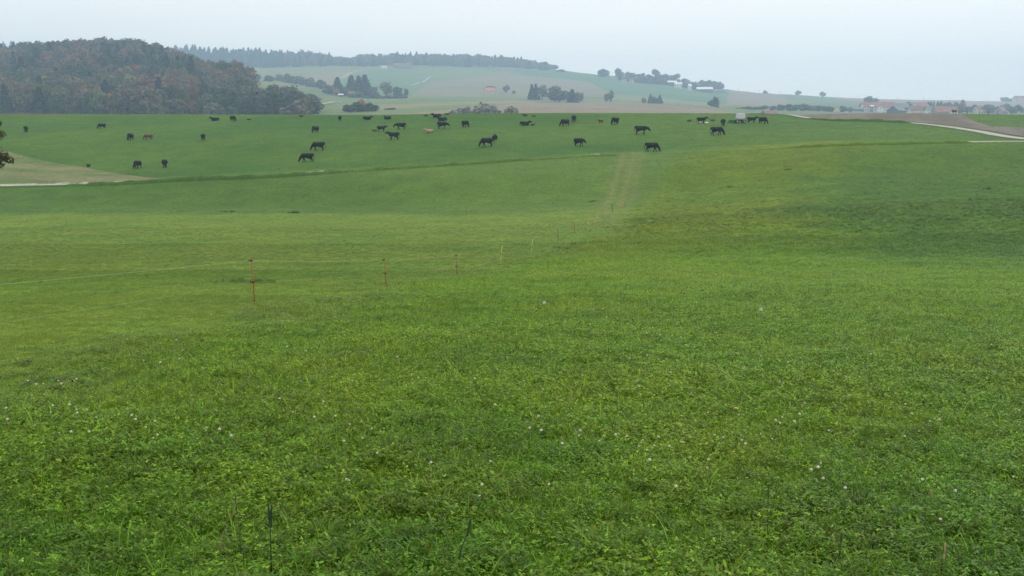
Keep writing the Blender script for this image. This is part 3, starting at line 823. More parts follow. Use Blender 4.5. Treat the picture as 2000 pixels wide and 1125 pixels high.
# the hilltop hamlet's trees
trees_at([(x, D, t, w * 1.3, k, c, 'broadleaf tree in the grove round the hilltop hamlet') for x, D, t, w, k, c in
  ((1213, 1690, 141, 10, 'b', GREY), (1224, 1700, 141, 14, 'b', BROWN), (1232, 1700, 142, 14, 'b', GREEN), (1250, 1690, 143, 16, 'b', BROWN), (1262, 1690, 146, 14, 'b', GREEN), (1276, 1690, 136, 15, 'b', BROWN), (1284, 1680, 148, 16, 'b', GREEN), (1293, 1700, 145, 16, 'b', BROWN), (1304, 1700, 147, 14, 'b', GREY), (1317, 1710, 145, 17, 'b', BROWN), (1334, 1680, 154, 14, 'b', GREEN), (1350, 1690, 160, 16, 'b', GREEN), (1369, 1710, 157, 16, 'b', BROWN), (1384, 1710, 157, 18, 'b', BROWN), (1398, 1700, 160, 16, 'b', BROWN), (1243, 1680, 152, 12, 'u', GREEN), (1270, 1665, 156, 16, 'u', GREEN), (1297, 1660, 160, 18, 'u', GREEN), (1404, 1700, 163, 10, 'b', GREY), (1222, 1675, 150, 14, 'u', GREEN), (1236, 1670, 152, 14, 'u', GREEN), (1256, 1670, 153, 18, 'u', GREEN), (1283, 1660, 157, 18, 'u', GREEN), (1310, 1680, 155, 16, 'u', GREEN), (1335, 1650, 162, 14, 'u', GREEN), (1352, 1640, 165, 16, 'u', GREEN), (1366, 1690, 163, 20, 'u', BROWN), (1388, 1690, 164, 22, 'u', BROWN))], 'trees of the hilltop hamlet')
trees_at([(1208, 1680, 140, 6, 'c', DARK, 'single dark conifer at the upper end of the hamlet'), (1176, 1760, 136, 24, 'u', GREEN, 'broad dark bush on the skyline before the hamlet'), (1204, 1740, 134, 16, 'b', GREEN, 'round tree on the skyline before the hamlet'), (1094, 1880, 136, 20, 'u', GREEN, 'low bush on the skyline past the end of the forest'),
  (1490, 1800, 177, 8, 'u', GREY, 'small skyline bush beside the brown slope'), (1487, 1800, 176, 4, 'c', DARK, 'tiny pointed skyline tree beside the brown slope'), (1553, 1780, 177, 13, 'b', GREY, 'grey round tree alone on the skyline'), (1601, 1780, 179, 12, 'b', BROWN, 'small brown tree with a bare trunk alone on the skyline'), (1695, 1300, 188, 26, 'b', GREY, 'big grey domed tree behind the long red roof'), (1693, 1300, 206, 10, 'u', GREY, 'low bush hidden behind the red roof'),
  (1675, 1080, 202, 8, 'c', GREEN, 'little pointed tree at the end of the long red roof'), (1873, 1200, 195, 14, 'c', RUST, 'rust coloured pointed tree above the village roofs'), (1953, 1850, 190, 14, 'b', BROWN, 'brown tree at the start of the skyline hedge'), (1962, 1850, 193, 16, 'u', GREEN, 'dark bush next to the house on the skyline'), (1995, 1840, 196, 16, 'u', GREEN, 'dark bush in front of the skyline house')])
trees_at([(x, 890 + (x % 7) * 8, t, w, 'b', c, 'tree in the dark belt along the valley before the village') for x, t, w, c in
  ((1455, 208, 20, GREEN), (1470, 209, 22, GREEN), (1488, 206, 22, GREEN), (1506, 207, 18, GREY), (1520, 204, 20, GREEN), (1536, 203, 20, GREEN), (1550, 204, 22, GREEN), (1566, 203, 24, GREEN), (1580, 206, 20, GREY), (1595, 206, 20, GREEN), (1608, 207, 18, GREEN), (1618, 209, 14, GREEN), (1641, 207, 15, GREEN), (1655, 209, 14, GREY), (1440, 211, 16, GREEN))], 'tree belt along the valley')
trees_at([(x, 1120, t, w, 'c', GREEN, 'dark conifer in the clump above the village roofs') for x, t, w in ((1806, 199, 9), (1811, 198, 9), (1817, 199, 9), (1825, 198, 9), (1831, 198, 10), (1837, 202, 9))], 'village conifers')
trees_at([(x, 1100, t, w, 'u', c, 'dull green bush among the village houses') for x, t, w, c in ((1846, 201, 18, GREEN), (1858, 201, 16, GREEN), (1767, 200, 18, BROWN), (1762, 205, 20, GREEN), (1735, 210, 18, GREEN), (1706, 211, 14, GREEN), (1800, 209, 14, GREEN))], 'village bushes')
trees_at([(1868 + i * 11 + (i * 7 % 5), 950 + (i * 37) % 160, 203 + (i * 5) % 8, 16 + (i * 3) % 9, 'b', (GREY, BROWN, GREEN, GREY)[i % 4], 'hazy orchard tree beyond the grassy rise at the village end') for i in range(14)], 'orchard trees at the village end')

# ------------------------------------------------------------------ buildings
def building(name, label, px, D, wpx, depth, wall, roof, rz, wm, rm, windows=3, chimney=False, door=True, cat='house', dz=0.0, hip=0.0):
    p = at(px, D)
    k = D / F
    w = wpx * k
    root = empty(name, (p.x, p.y, p.z + dz), rz)
    tag(root, label, cat)
    h = wall; d = depth
    mb = MB().box((0, 0, h / 2 - .75), (w, d, h + 1.5))
    mb.prism([(-d / 2 + .003, h), (d / 2 - .003, h), (0, h + roof * .97)], -w / 2 + .003, w / 2 - .003)
    mb.build('wall', M[wm], root)
    ov = .45; t = .3; e = roof / (d / 2)
    rf = MB().prism([(-d / 2 - ov, h - ov * e), (0, h + roof), (d / 2 + ov, h - ov * e), (d / 2 + ov, h - ov * e + t), (0, h + roof + t), (-d / 2 - ov, h - ov * e + t)], -w / 2 - ov, w / 2 + ov).build('roof', M[rm], root)
    if chimney:
        MB().box((w * .2, d * .12, h + roof + .4), (1.0, .8, 1.8)).build('chimney', M['grey_wall'], rf)
    wm_ = None
    for i in range(windows):
        x = (i + .5) / windows * w - w / 2
        if door and i == windows // 2:
            MB().box((x, -d / 2 - .03, 1.05), (1.3, .12, 2.1)).build('door', M['wood_post'], root); continue
        for lvl in range(max(1, int(h // 2.7))):
            o = MB().box((x, -d / 2 - .03, 1.6 + lvl * 2.7), (1.2, .1, 1.3)).build('window', M['glass'], root)
            fr = MB().box((x, -d / 2 - .05, .88 + lvl * 2.7), (1.5, .2, .12)).build('sill', M['white_wall'], o)
    for sx in (-1, 1):
        if h + roof > 6:
            MB().box((sx * (w / 2 + .03), 0, h - .2), (.1, 1.1, 1.2)).build('window', M['glass'], root)
    return root
building('house', 'cream house with an orange tiled roof alone on the slope', 957, 1190, 20, 10, 3.6, 3.6, .05, 'cream_wall', 'orange_roof', 5)
building('barn', 'large grey barn below the ridge forest', 790, 1780, 34, 18, 4, 6.5, -.1, 'grey_wall', 'brown_roof', 3, cat='barn')
building('shed', 'long low white shed beside the large grey barn', 754, 1770, 10, 8, 3, 1.5, -.1, 'white_wall', 'white_roof', 2, cat='shed')
building('cottage', 'small roofed cottage among the farmstead conifers', 690, 975, 12, 8, 3, 3, .2, 'grey_wall', 'brown_roof', 3)
building('shed', 'small white shed with a pale green roof under the orange tree', 669, 960, 8, 4, 2, 1, .1, 'dark_wall', 'white_roof', 2, cat='shed')
building('cottage', 'cream cottage at the upper end of the hilltop hamlet', 1216, 1640, 9, 7, 4, 2.5, .1, 'cream_wall', 'grey_roof', 3)
building('cottage', 'second cream cottage under the hamlet trees', 1231, 1645, 9, 7, 5, 3, -.2, 'cream_wall', 'brown_roof', 3)
building('house', 'two storey white house in the middle of the hilltop hamlet', 1321, 1610, 14, 10, 7.5, 3, -.12, 'white_wall', 'white_roof', 4)
building('barn', 'white roofed barn uphill of the two storey white house', 1309, 1655, 17, 10, 6, 3, -.1, 'dark_wall', 'white_roof', 3, cat='barn')
building('shed', 'slim white gabled building between hamlet trees', 1343, 1605, 5, 12, 7, 3.5, .0, 'white_wall', 'white_roof', 1, door=False, cat='shed')
building('barn', 'very long dark barn with a pale sheet roof in the hamlet', 1372, 1610, 30, 12, 4.5, 4, -.1, 'dark_wall', 'white_roof', 6, cat='barn')
building('barn', 'low long barn at the lower end of the hamlet', 1398, 1620, 22, 12, 3, 2.2, -.08, 'grey_wall', 'grey_roof', 4, cat='barn')
building('house', 'small cream gabled house between two round dark trees', 1629, 905, 12, 5.5, 3.2, 2.8, math.pi / 2 - .25, 'cream_wall', 'brown_roof', 2)
building('farmhouse', 'very long farmhouse with red roof and white walls', 1709, 1030, 60, 14, 4.2, 5.8, -.03, 'white_wall', 'red_roof', 13, True)
building('house', 'white gabled wing in front of the long red roof', 1712, 1015, 9, 6, 5.2, 2.6, math.pi / 2, 'white_wall', 'red_roof', 3)
building('silo_shed', 'narrow pale grey annex beside the white gabled wing', 1697, 1017, 5, 3, 6.5, 1.0, .0, 'grey_wall', 'white_roof', 1, door=False, cat='shed')
building('barn', 'low dark timber barn left of the long red roof', 1663, 1020, 32, 10, 2.2, 2.6, -.03, 'dark_wall', 'grey_roof', 5, cat='barn')
building('barn', 'grey roofed barn joined to the right of the red roof', 1753, 1040, 26, 14, 4, 5.0, -.05, 'dark_wall', 'grey_roof', 4, cat='barn')
building('barn', 'dark gabled barn half hidden behind the ploughed crest', 1746, 900, 26, 13, 3.5, 4.6, .6, 'dark_wall', 'grey_roof', 3, cat='barn')
building('house', 'cream walled house with a brown roof in the village', 1782, 930, 22, 10, 4.5, 4.5, -.12, 'cream_wall', 'brown_roof', 4, True)
building('barn', 'red roofed barn with pale panels behind the brown roof', 1790, 1120, 26, 14, 4.5, 5, .1, 'white_wall', 'red_roof', 4, cat='barn')
building('house', 'white house with a grey roof in the village', 1813, 940, 18, 10, 4.5, 4.0, -.15, 'white_wall', 'grey_roof', 4, True)
building('barn', 'broad red roofed barn at the ploughed crest', 1831, 890, 24, 14, 3.5, 5.5, -.1, 'grey_wall', 'red_roof', 3, cat='barn')
building('house', 'red roofed house with one white gable end in the village', 1853, 920, 17, 10, 4, 5, -.25, 'white_wall', 'red_roof', 3)
building('house', 'pinkish roofed house among the orchard trees', 1906, 980, 16, 10, 4.5, 4, .15, 'cream_wall', 'brown_roof', 3)
building('house', 'low red roof peeping over the grassy rise', 1947, 960, 12, 9, 4.2, 3.8, .4, 'grey_wall', 'red_roof', 2)
building('house', 'wide house with a red hipped roof on the skyline', 1985, 1830, 26, 14, 7, 4.5, .0, 'cream_wall', 'red_roof', 5)
building('shed', 'low roof peeping over the crest behind the water trailer', 1500, 620, 26, 10, 3, 2.6, .1, 'grey_wall', 'brown_roof', 2, cat='shed', dz=-2.9)
# parked cars on the far lane
def car(px, D, label, rz):
    p = at(px, D); r = empty('parked_car', p, rz); tag(r, label, 'car', None)
    b = MB().prism([(-.9, .35), (.9, .35), (.9, .9), (-.9, .9)], -2.2, 2.2)
    b.build('body', M['white'], r)
    c = MB(); v = [(-1.6, -.85, .9), (1.2, -.85, .9), (1.2, .85, .9), (-1.6, .85, .9), (-1.2, -.7, 1.5), (.5, -.7, 1.5), (.5, .7, 1.5), (-1.2, .7, 1.5)]
    c.v = [Vector(x) for x in v]; c.f = [[0,3,2,1],[4,5,6,7],[0,1,5,4],[1,2,6,5],[2,3,7,6],[3,0,4,7]]
    c.build('cabin', M['glass'], r)
    for x in (-1.35, 1.35):
        for y in (-.85, .85): MB().tube([(x, y - .1, .33), (x, y + .1, .33)], .33, 10).build('wheel', M['tyre'], r)
car(1323, 800, 'pale car on the lane below the hilltop hamlet, uphill one of two', .1)
car(1346, 795, 'white car on the lane below the hilltop hamlet, nearer the lone dark tree', .1)
# utility poles on the right skyline
for px, top in ((1438, 166), (1478, 175), (1518, 176), (1632, 184), (1655, 185), (1670, 185.5), (1682, 186), (1708, 187), (1746, 187), (1796, 190), (1848, 192), (1921, 192)):
    p = at(px, 1840); _, py = proj(p.x, p.y, p.z); h = max(8.0, (py - top) * 1840 / F)
    r = empty('utility_pole', (p.x, p.y, p.z - .3), rnd.uniform(-.3, .3)); tag(r, 'thin utility pole on the skyline above the village', 'pole', 'utility poles on the skyline')
    MB().tube([(0, 0, 0), (0, 0, h)], [.22, .14], 6).build('shaft', M['wood_post'], r)
    MB().box((0, .2, h - .7), (2.4, .16, .16)).build('crossarm', M['wood_post'], r)

# ------------------------------------------------------------------ cattle
def sdf_mesh(prims, name, mat, step=.036, k=.07):
    lo = np.min([np.minimum(a - ra, b - rb) for a, b, ra, rb in prims], 0) - .12
    hi = np.max([np.maximum(a + ra, b + rb) for a, b, ra, rb in prims], 0) + .12
    ax = [np.arange(lo[i], hi[i] + step, step) for i in range(3)]
    G = np.stack(np.meshgrid(*ax, indexing='ij'), -1)
    acc = None
    for a, b, ra, rb in prims:
        ab = b - a; L = max(1e-9, float(ab @ ab))
        t = np.clip(((G - a) @ ab) / L, 0, 1)
        d = np.linalg.norm(G - (a + t[..., None] * ab), axis=-1) - (ra + (rb - ra) * t)
        acc = d if acc is None else acc
        if acc is not d:
            hh = np.clip(.5 + .5 * (acc - d) / k, 0, 1)
            acc = acc * (1 - hh) + d * hh - k * hh * (1 - hh)
    n = np.array(acc.shape)
    V = np.zeros(tuple(n - 1) + (3,)); Cn = np.zeros(tuple(n - 1))
    off = [(i, j, l) for i in (0, 1) for j in (0, 1) for l in (0, 1)]
    sl = lambda o: acc[o[0]:n[0]-1+o[0], o[1]:n[1]-1+o[1], o[2]:n[2]-1+o[2]]
    for o in off:
        for d in range(3):
            if o[d] == 0:
                o2 = list(o); o2[d] = 1
                A = sl(o); B = sl(o2); m = (A < 0) != (B < 0)
                t = np.where(m, A / np.where(m, A - B, 1), 0)
                P = np.zeros(V.shape)
                for e in range(3): P[..., e] = o[e] + (t if e == d else 0)
                V += P * m[..., None]; Cn += m
    act = Cn > 0
    ids = -np.ones(Cn.shape, int); ids[act] = np.arange(act.sum())
    I = np.argwhere(act)
    verts = (I + V[act] / Cn[act][:, None]) * step + lo
    quads = []
    for d in range(3):
        u, w = (d + 1) % 3, (d + 2) % 3
        s0 = [slice(1, n[i] - 1) for i in range(3)]; s0[d] = slice(0, n[d] - 1)
        s1 = list(s0); s1[d] = slice(1, n[d])
        A = acc[tuple(s0)]; B = acc[tuple(s1)]
        for m, flip in (((A < 0) & (B >= 0), False), ((A >= 0) & (B < 0), True)):
            J = np.argwhere(m)
            if not len(J): continue
            J = J + np.array([0 if i == d else 1 for i in range(3)])
            eu = np.eye(3, dtype=int)[u]; ew = np.eye(3, dtype=int)[w]
            c = [J - eu - ew, J - ew, J, J - eu]
            q = np.stack([ids[tuple(x.T)] for x in c], 1)
            quads.append(q[:, ::-1] if flip else q)
    me = fast_mesh(name, verts, np.concatenate(quads), mat, True)
    return me
def cap(a, b, ra, rb=None): return (np.array(a, float), np.array(b, float), ra, ra if rb is None else rb)
def cow_prims(pose, stride=0.0, turn=0.0):
    P = []
    ly = pose == 'lie'
    zo = -.50 if ly else 0
    for sy in (-.1, .1):
        P += [cap((-.62, sy, 1.0 + zo), (-.05, sy * 1.3, .93 + zo), .31, .34), cap((-.05, sy * 1.3, .93 + zo), (.5, sy, .97 + zo), .34, .31)]
    P += [cap((-.80, .08, 1.12 + zo), (-.80, -.08, 1.12 + zo), .21), cap((.45, 0, 1.16 + zo), (-.6, 0, 1.2 + zo), .16, .14), cap((.62, 0, .80 + zo), (.45, 0, .72 + zo), .2, .18)]
    if pose == 'graze':
        nk = (.98, turn * .12, .64); hd = (1.05, turn * .2, .5); mz = (1.2, turn * .28, .13)
    elif pose == 'low':
        nk = (1.08, turn * .15, .95); hd = (1.16, turn * .22, .88); mz = (1.42, turn * .34, .56)
    elif pose == 'up':
        nk = (1.0, turn * .15, 1.28); hd = (1.06, turn * .2, 1.32); mz = (1.43, turn * .4, 1.14)
    else:
        nk = (.98, turn * .2, .84); hd = (1.03, turn * .27, .88); mz = (1.36, turn * .55, .68)
    P += [cap((.6, 0, 1.03 + zo), nk, .29, .19), cap(hd, mz, .155, .105)]
    hv = np.array(hd); dv = np.array(mz) - hv; side = np.cross(dv, (0, 0, 1.0)); side[2] = 0
    side = side / (np.linalg.norm(side) + 1e-9); back = -dv / np.linalg.norm(dv)
    for s in (-1, 1):
        e0 = hv + side * s * .11 + back * .02; e1 = e0 + side * s * .15 + back * .03 + np.array((0, 0, -.02))
        P += [cap(e0, e1, .045, .035)]
    if not ly:
        for s, f in ((-1, stride), (1, -stride)):
            y = .2 * s
            P += [cap((.44, y, .82), (.46 + f * .4, y, .44), .145, .075), cap((.46 + f * .4, y, .44), (.44 + f, y, .06), .06, .05), cap((.44 + f, y, .05), (.49 + f, y, .045), .058)]
            g = -f * .8
            P += [cap((-.66, y, .92), (-.56 + g * .4, y, .56), .22, .11), cap((-.56 + g * .4, y, .56), (-.72 + g * .7, y, .42), .095, .065), cap((-.72 + g * .7, y, .42), (-.68 + g, y, .06), .06, .05), cap((-.68 + g, y, .05), (-.63 + g, y, .045), .058)]
        P += [cap((-.38, 0, .60), (-.2, 0, .62), .13, .1)]
        P += [cap((-.99, 0, 1.2), (-1.07, 0, .85), .04, .03), cap((-1.07, 0, .85), (-1.05, .03, .42), .03, .045)]
    else:
        for s in (-1, 1):
            y = .3 * s
            P += [cap((.5, y * .8, .32), (.78, y, .16), .13, .075), cap((.78, y, .12), (.48, y * 1.1, .08), .07, .055)]
        P += [cap((-.62, .26, .4), (-.2, .44, .2), .22, .12), cap((-.2, .44, .18), (-.52, .5, .1), .08, .055), cap((-.62, -.2, .4), (-.3, -.34, .16), .2, .1)]
        P += [cap((-.98, 0, .62), (-1.06, .1, .3), .04, .03), cap((-1.06, .1, .3), (-.9, .3, .08), .03, .045)]
    return P
COWM = {k: sdf_mesh(cow_prims(*a), 'cow_body', M['black_hair']) for k, a in
        {'graze': ('graze', .12, .3), 'graze2': ('graze', -.2, -.6), 'low': ('low', .08, .3), 'low2': ('low', -.12, -.5), 'up': ('up', .06, .3), 'up2': ('up', -.1, -.6), 'lie': ('lie', 0, .4), 'lie2': ('lie', 0, -1.0)}.items()}
# px, foot y, pose, heading (deg, 0 = faces right, 90 = away, 180 = left, -90 = towards us), height px, hair
HERD = [
 (51, 258, 'graze', -95, 12, 'black_hair', 'end'), (199, 251.5, 'graze', 205, 10.5, 'black_hair', 'young'), (255, 274, 'graze2', 252, 14, 'black_hair', 'ang'),
 (290, 273, 'graze', 185, 11, 'brown_hair', 'reddish brown young cow grazing beside a black one on the slope'), (397, 274, 'graze', -85, 13, 'black_hair', 'end'),
 (269, 329, 'graze2', 246, 16, 'black_hair', 'black cow grazing at an angle just above the stubble field'), (322, 327, 'graze', -88, 16, 'black_hair', 'black cow grazing face on near the tip of the stubble field'),
 (420, 236, 'lie', 180, 7.5, 'black_hair', 'lie'), (455, 237, 'graze', -58, 11, 'black_hair', 'ang'), (486, 234.5, 'lie2', 0, 3.4, 'dark_brown_hair', 'calf'),
 (588, 228.5, 'lie', 0, 3.8, 'dark_brown_hair', 'calf'), (616, 259, 'graze', 235, 13, 'black_hair', 'ang'), (664, 236, 'low', -85, 9.8, 'black_hair', 'end'),
 (717, 234, 'lie', 8, 7.5, 'black_hair', 'lie'), (757, 233, 'lie2', 150, 7, 'black_hair', 'lie'), (622, 294, 'graze', 183, 17, 'black_hair', 'black cow grazing side on, upper of the two standing above the grassy verge'),
 (600, 316.5, 'graze2', 182, 17.5, 'black_hair', 'black cow grazing side on closest to the verge of the farm path'), (732, 256.5, 'lie', 190, 4.2, 'brown_hair', 'brown calf lying behind a standing black cow'),
 (745, 257, 'up', 12, 12, 'black_hair', 'black cow standing head up with a calf lying behind it'), (783, 253, 'low', 184, 13.5, 'black_hair', 'black cow with lowered head above the one standing alert'),
 (769, 273, 'up2', 180, 16, 'black_hair', 'black cow standing alert with head raised, side on in mid slope'), (838, 259.5, 'lie', 178, 8, 'tan_hair', 'pale tan cow lying in the grass among black cattle'),
 (832, 227, 'lie', 10, 3.2, 'dark_brown_hair', 'calf'), (853, 229.5, 'lie', 182, 8.0, 'black_hair', 'black cow lying on the crest, upper one of a close pair'), (864, 236.5, 'lie', 184, 8.2, 'black_hair', 'black cow lying under the crest, lower one of a close pair'),
 (873, 224.2, 'lie2', 0, 4.0, 'brown_hair', 'brown calf lying on the crest right behind a black pair'), (864, 251.5, 'low', -8, 13.5, 'black_hair', 'black cow with lowered head just below the lying pair'), (909, 248.5, 'graze2', -50, 13, 'black_hair', 'ang'),
 (951, 286.5, 'graze', 190, 17.5, 'black_hair', 'black cow grazing with a lying one close behind it'), (966, 272.5, 'lie2', 100, 10, 'black_hair', 'black cow lying seen from behind next to a grazing one'),
 (1025, 245, 'lie', 5, 9, 'black_hair', 'black cow lying head up with a calf flat on the grass before it'), (1040, 245.2, 'lie2', 0, 3.2, 'dark_brown_hair', 'dark calf lying flat before a lying cow'), (1026, 226.5, 'lie', 180, 4, 'dark_brown_hair', 'calf'), (1043, 228, 'lie', 175, 3.8, 'brown_hair', 'calf'),
 (1103, 247, 'graze2', 228, 14.5, 'black_hair', 'black cow grazing at an angle below one standing end on at the crest'), (1121, 238, 'low2', -80, 13, 'black_hair', 'black cow standing end on just under the crest'), (1173, 240.5, 'up', 215, 8, 'brown_hair', 'reddish brown calf on its feet between two black cows'),
 (1201, 243.5, 'graze', 235, 14.5, 'black_hair', 'black cow grazing at an angle beside the standing brown calf'), (1131, 285.5, 'low2', -35, 16, 'black_hair', 'stocky black cow standing alone in mid slope, turned three quarters'), (1252, 262, 'low', -3, 16.5, 'black_hair', 'black cow stepping with lowered head on the open slope'),
 (1273, 296, 'graze2', -2, 18, 'black_hair', 'black cow grazing where the worn strip meets the path'), (1346, 237.5, 'lie2', 0, 3.4, 'dark_brown_hair', 'dark calf lying flat near the white mineral licks'), (1370, 241, 'up', 2, 13, 'black_hair', 'black cow standing over the white mineral licks'),
 (1392, 236.5, 'lie2', 160, 4.2, 'brown_hair', 'brown calf lying head up between the licks and the trailer'), (1412, 246, 'graze', -88, 14, 'black_hair', 'black cow grazing end on just left of the green trough'), (1400, 264, 'graze2', -4, 16.5, 'black_hair', 'black cow grazing side on below the water trailer'),
 (1468, 240.5, 'up2', 0, 13, 'black_hair', 'black cow standing side on touching the water trailer'), (1490, 242, 'graze', -45, 13.5, 'black_hair', 'last black cow of the herd, grazing beyond the water trailer'),
]
SHARED = {'end': ('black cow grazing end on, alone on the open slope', 'black cows end on'), 'ang': ('black cow grazing turned at an angle, alone on the open slope', 'black cows at an angle'),
          'lie': ('black cow lying alone near the top of the slope', 'lying black cows near the crest'), 'calf': ('tiny dark brown calf lying in the grass at the crest', 'calves lying at the crest'), 'young': ('small black young cow grazing high on the slope', None)}
HREF = {'graze': 1.36, 'graze2': 1.36, 'low': 1.36, 'low2': 1.36, 'up': 1.46, 'up2': 1.46, 'lie': .95, 'lie2': .95}
for px, fy, pose, hd, hp, hair, lab in HERD:
    p = hit(px, fy, dmin=118)
    s = hp * p.y / F / HREF[pose]
    s = min(max(s, .40), 1.25)
    small = s < .62 or hair in ('brown_hair', 'dark_brown_hair')
    o = add('calf' if small and hp < 9 else 'cow', COWM[pose], None, (p.x, p.y, p.z - .03), (0, 0, math.radians(hd) - math.atan2(p.x, p.y)), s)
    o.material_slots[0].link = 'OBJECT'; o.material_slots[0].material = M[hair]
    l, g = SHARED.get(lab, (lab, None))
    tag(o, l, 'calf' if o.name.startswith('calf') else 'cow', g)

# ------------------------------------------------------------------ water trailer, tank, trough, licks, tub
tp = hit(1445, 240.5, dmin=118)
k = tp.y / F
tr = empty('water_trailer', tp, 0); tag(tr, 'dark low flatbed trailer carrying the white water tank', 'trailer')
L = 20 * k
MB().box((0, 0, .62), (L, 1.5, .16)).build('deck', M['rust'], tr)
MB().box((0, -.6, .48), (L * .96, .1, .14)).box((0, .6, .48), (L * .96, .1, .14)).build('chassis', M['rust'], tr)
MB().tube([(-L / 2, 0, .5), (-L / 2 - .9, 0, .42)], .06, 6).build('drawbar', M['rust'], tr)
for sx in (-1, 1):
    for sy in (-1, 1):
        wv_ = MB().tube([(sx * L * .33, sy * .72 - .1, .33), (sx * L * .33, sy * .72 + .1, .33)], .33, 14).build('wheel', M['tyre'], tr)
        MB().tube([(sx * L * .33, sy * .84 - .02, .33), (sx * L * .33, sy * .84 + .02, .33)], .17, 10).build('rim', M['grey'], wv_)
MB().box((-L * .42, -.5, .82), (.25, .35, .3)).box((L * .42, -.5, .85), (.2, .4, .3)).build('tool_box', M['grey'], tr)
tk = empty('water_tank', (tp.x + .1, tp.y, tp.z + .705), 0); tag(tk, 'white caged water tank standing on the dark trailer', 'tank')
tw = 15.5 * k; th = 12 * k
mb = bmesh.new(); bmesh.ops.create_cube(mb, size=1.0)
bmesh.ops.scale(mb, vec=(tw, 1.15, th * .86), verts=mb.verts); bmesh.ops.translate(mb, vec=(0, 0, th * .55), verts=mb.verts)
bmesh.ops.bevel(mb, geom=list(mb.edges), offset=.09, segments=3, affect='EDGES')
me = bpy.data.meshes.new('bladder'); mb.to_mesh(me); mb.free(); me.materials.append(M['ibc']); add('bladder', me, tk)
MB().box((0, 0, .06), (tw, 1.2, .11)).build('pallet', M['grey'], tk)
cg = MB()
for i in range(7):
    x = -tw / 2 + tw * i / 6
    for y in (-.6, .6): cg.tube([(x, y, .1), (x, y, th)], .012, 5)
for i in range(6):
    z = .15 + (th - .17) * i / 5
    for y in (-.6, .6): cg.tube([(-tw / 2, y, z), (tw / 2, y, z)], .012, 5)
    for x in (-tw / 2, tw / 2): cg.tube([(x, -.6, z), (x, .6, z)], .012, 5)
cg.build('cage', M['grey'], tk)
MB().tube([(0, 0, th - .02), (0, 0, th + .06)], .12, 12).build('cap', M['black'], tk)
tg = empty('drinking_trough', hit(1429, 240.3, dmin=118), 0); tag(tg, 'dark green drinking trough beside the trailer', 'trough')
MB().prism([(-.35, .12), (.35, .12), (.45, .55), (.39, .55), (.3, .18), (-.3, .18), (-.39, .55), (-.45, .55)], -.6, .6).build('basin', M['trough'], tg)
MB().box((-.45, 0, .075), (.1, .6, .15)).box((.45, 0, .075), (.1, .6, .15)).build('foot', M['trough'], tg)
for px, py, lab in ((1366, 240.6, 'white mineral lick lying under the black cow'), (1380, 241.3, 'white mineral lick in front of the standing black cow')):
    p = hit(px, py, dmin=118)
    b = bmesh.new(); bmesh.ops.create_icosphere(b, subdivisions=2, radius=.3)
    for v in b.verts: v.co = Vector((v.co.x * 1.25, v.co.y, max(-.2, v.co.z * .62))) * (1 + .12 * math.sin(v.co.x * 17 + v.co.y * 9))
    me = bpy.data.meshes.new('lick'); b.to_mesh(me); b.free(); me.materials.append(M['white'])
    tag(add('mineral_lick', me, None, (p.x, p.y, p.z + .14)), lab, 'lick')
p = hit(173, 326, dmin=110)
tb = empty('feed_tub', p); tag(tb, 'low black tub at the edge of the stubble field', 'tub')
MB().tube([(0, 0, 0), (0, 0, .1), (0, 0, .4)], [.26, .28, .34], 14, False).build('bucket', M['black'], tb)
MB().tube([(0, 0, .38), (0, 0, .43)], [.37, .36], 14, True).build('rim', M['black'], tb)

# ------------------------------------------------------------------ electric fence
POSTS = [  # px, base y, top y, colour, lean px, label
 (498, 592, 503, 'orange', -4, 'orange fence post standing in front of all other posts, two insulators'), (755, 559, 504, 'orange', -4, 'orange fence post second along the wire'), (893.5, 542, 496, 'orange', -2, 'thin orange fence post third along the wire'),
 (976.5, 514.5, 475, 'yellow', 5, 'yellow fence post next after the orange ones, leaning'), (1036, 498.5, 463, 'yellow', 5, 'second yellow fence post, leaning the same way'), (1090, 470, 454, 'wood_post', 0, 'short dull fence post hardly visible in the grass'), (1122.5, 457, 440, 'orange', -1, 'small orange fence post between yellow ones'),
 (1148, 451, 429, 'yellow', 1, 'yellow fence post third of its colour along the wire'), (1165, 437, 418, 'yellow', 2, 'yellow fence post leaning before the black one'), (1196, 415.5, 400, 'black', -1, 'black fence post among the yellow ones'), (1210.5, 411, 397, 'yellow', 1, 'tiny yellow fence post right after the black one'), (1216, 405, 395, 'yellow', 1, 'last tiny yellow fence post at the worn strip'),
 (910.5, 420, 404.5, 'wood_post', 0, 'thin dark stake standing alone in the grazed strip'),
]
line_top, line_low = [], []
def fence_post(p, h, col, lean, label, rad):
    r = empty('fence_post', p); tag(r, label, 'fence post')
    MB().tube([(0, 0, -.15), (lean * .5, 0, h * .5), (lean, 0, h)], [rad, rad, rad * .9], 8).build('shaft', M[col], r, True)
    MB().tube([(lean, 0, h - .003), (lean, 0, h + .02)], [rad * 1.3, rad * 1.1], 8).build('tip', M[col], r)
    for z in (h * .95, h * .47):
        x = lean * z / h
        MB().tube([(x, 0, z - .018), (x, 0, z + .018)], rad * 1.9, 8).tube([(x - rad, 0, z), (x - .05, -.004, z)], .009, 6).tube([(x - .05, 0, z - .02), (x - .075, 0, z), (x - .05, 0, z + .02)], .008, 6).build('insulator', M['black'], r)
    return r
for px, by, ty, col, lean, lab in POSTS:
    p = hit(px, by)
    h = (by - ty) * p.y / F
    h = min(max(h, .75), 1.3)
    ln = lean * p.y / F
    fence_post(p, h, col, ln, lab, .011 + .00007 * p.y)
    if lab.startswith('thin dark stake'): continue
    line_top.append((p.x + ln - .05, p.y, p.z + h * .95)); line_low.append((p.x + ln * .5 - .05, p.y, p.z + h * .47))
p0 = Vector((-7.0, 5.0, h1(-7.0, 5.0)))
fence_post(p0, 1.0, 'orange', 0, 'orange fence post on the near left end of the wire', .011)
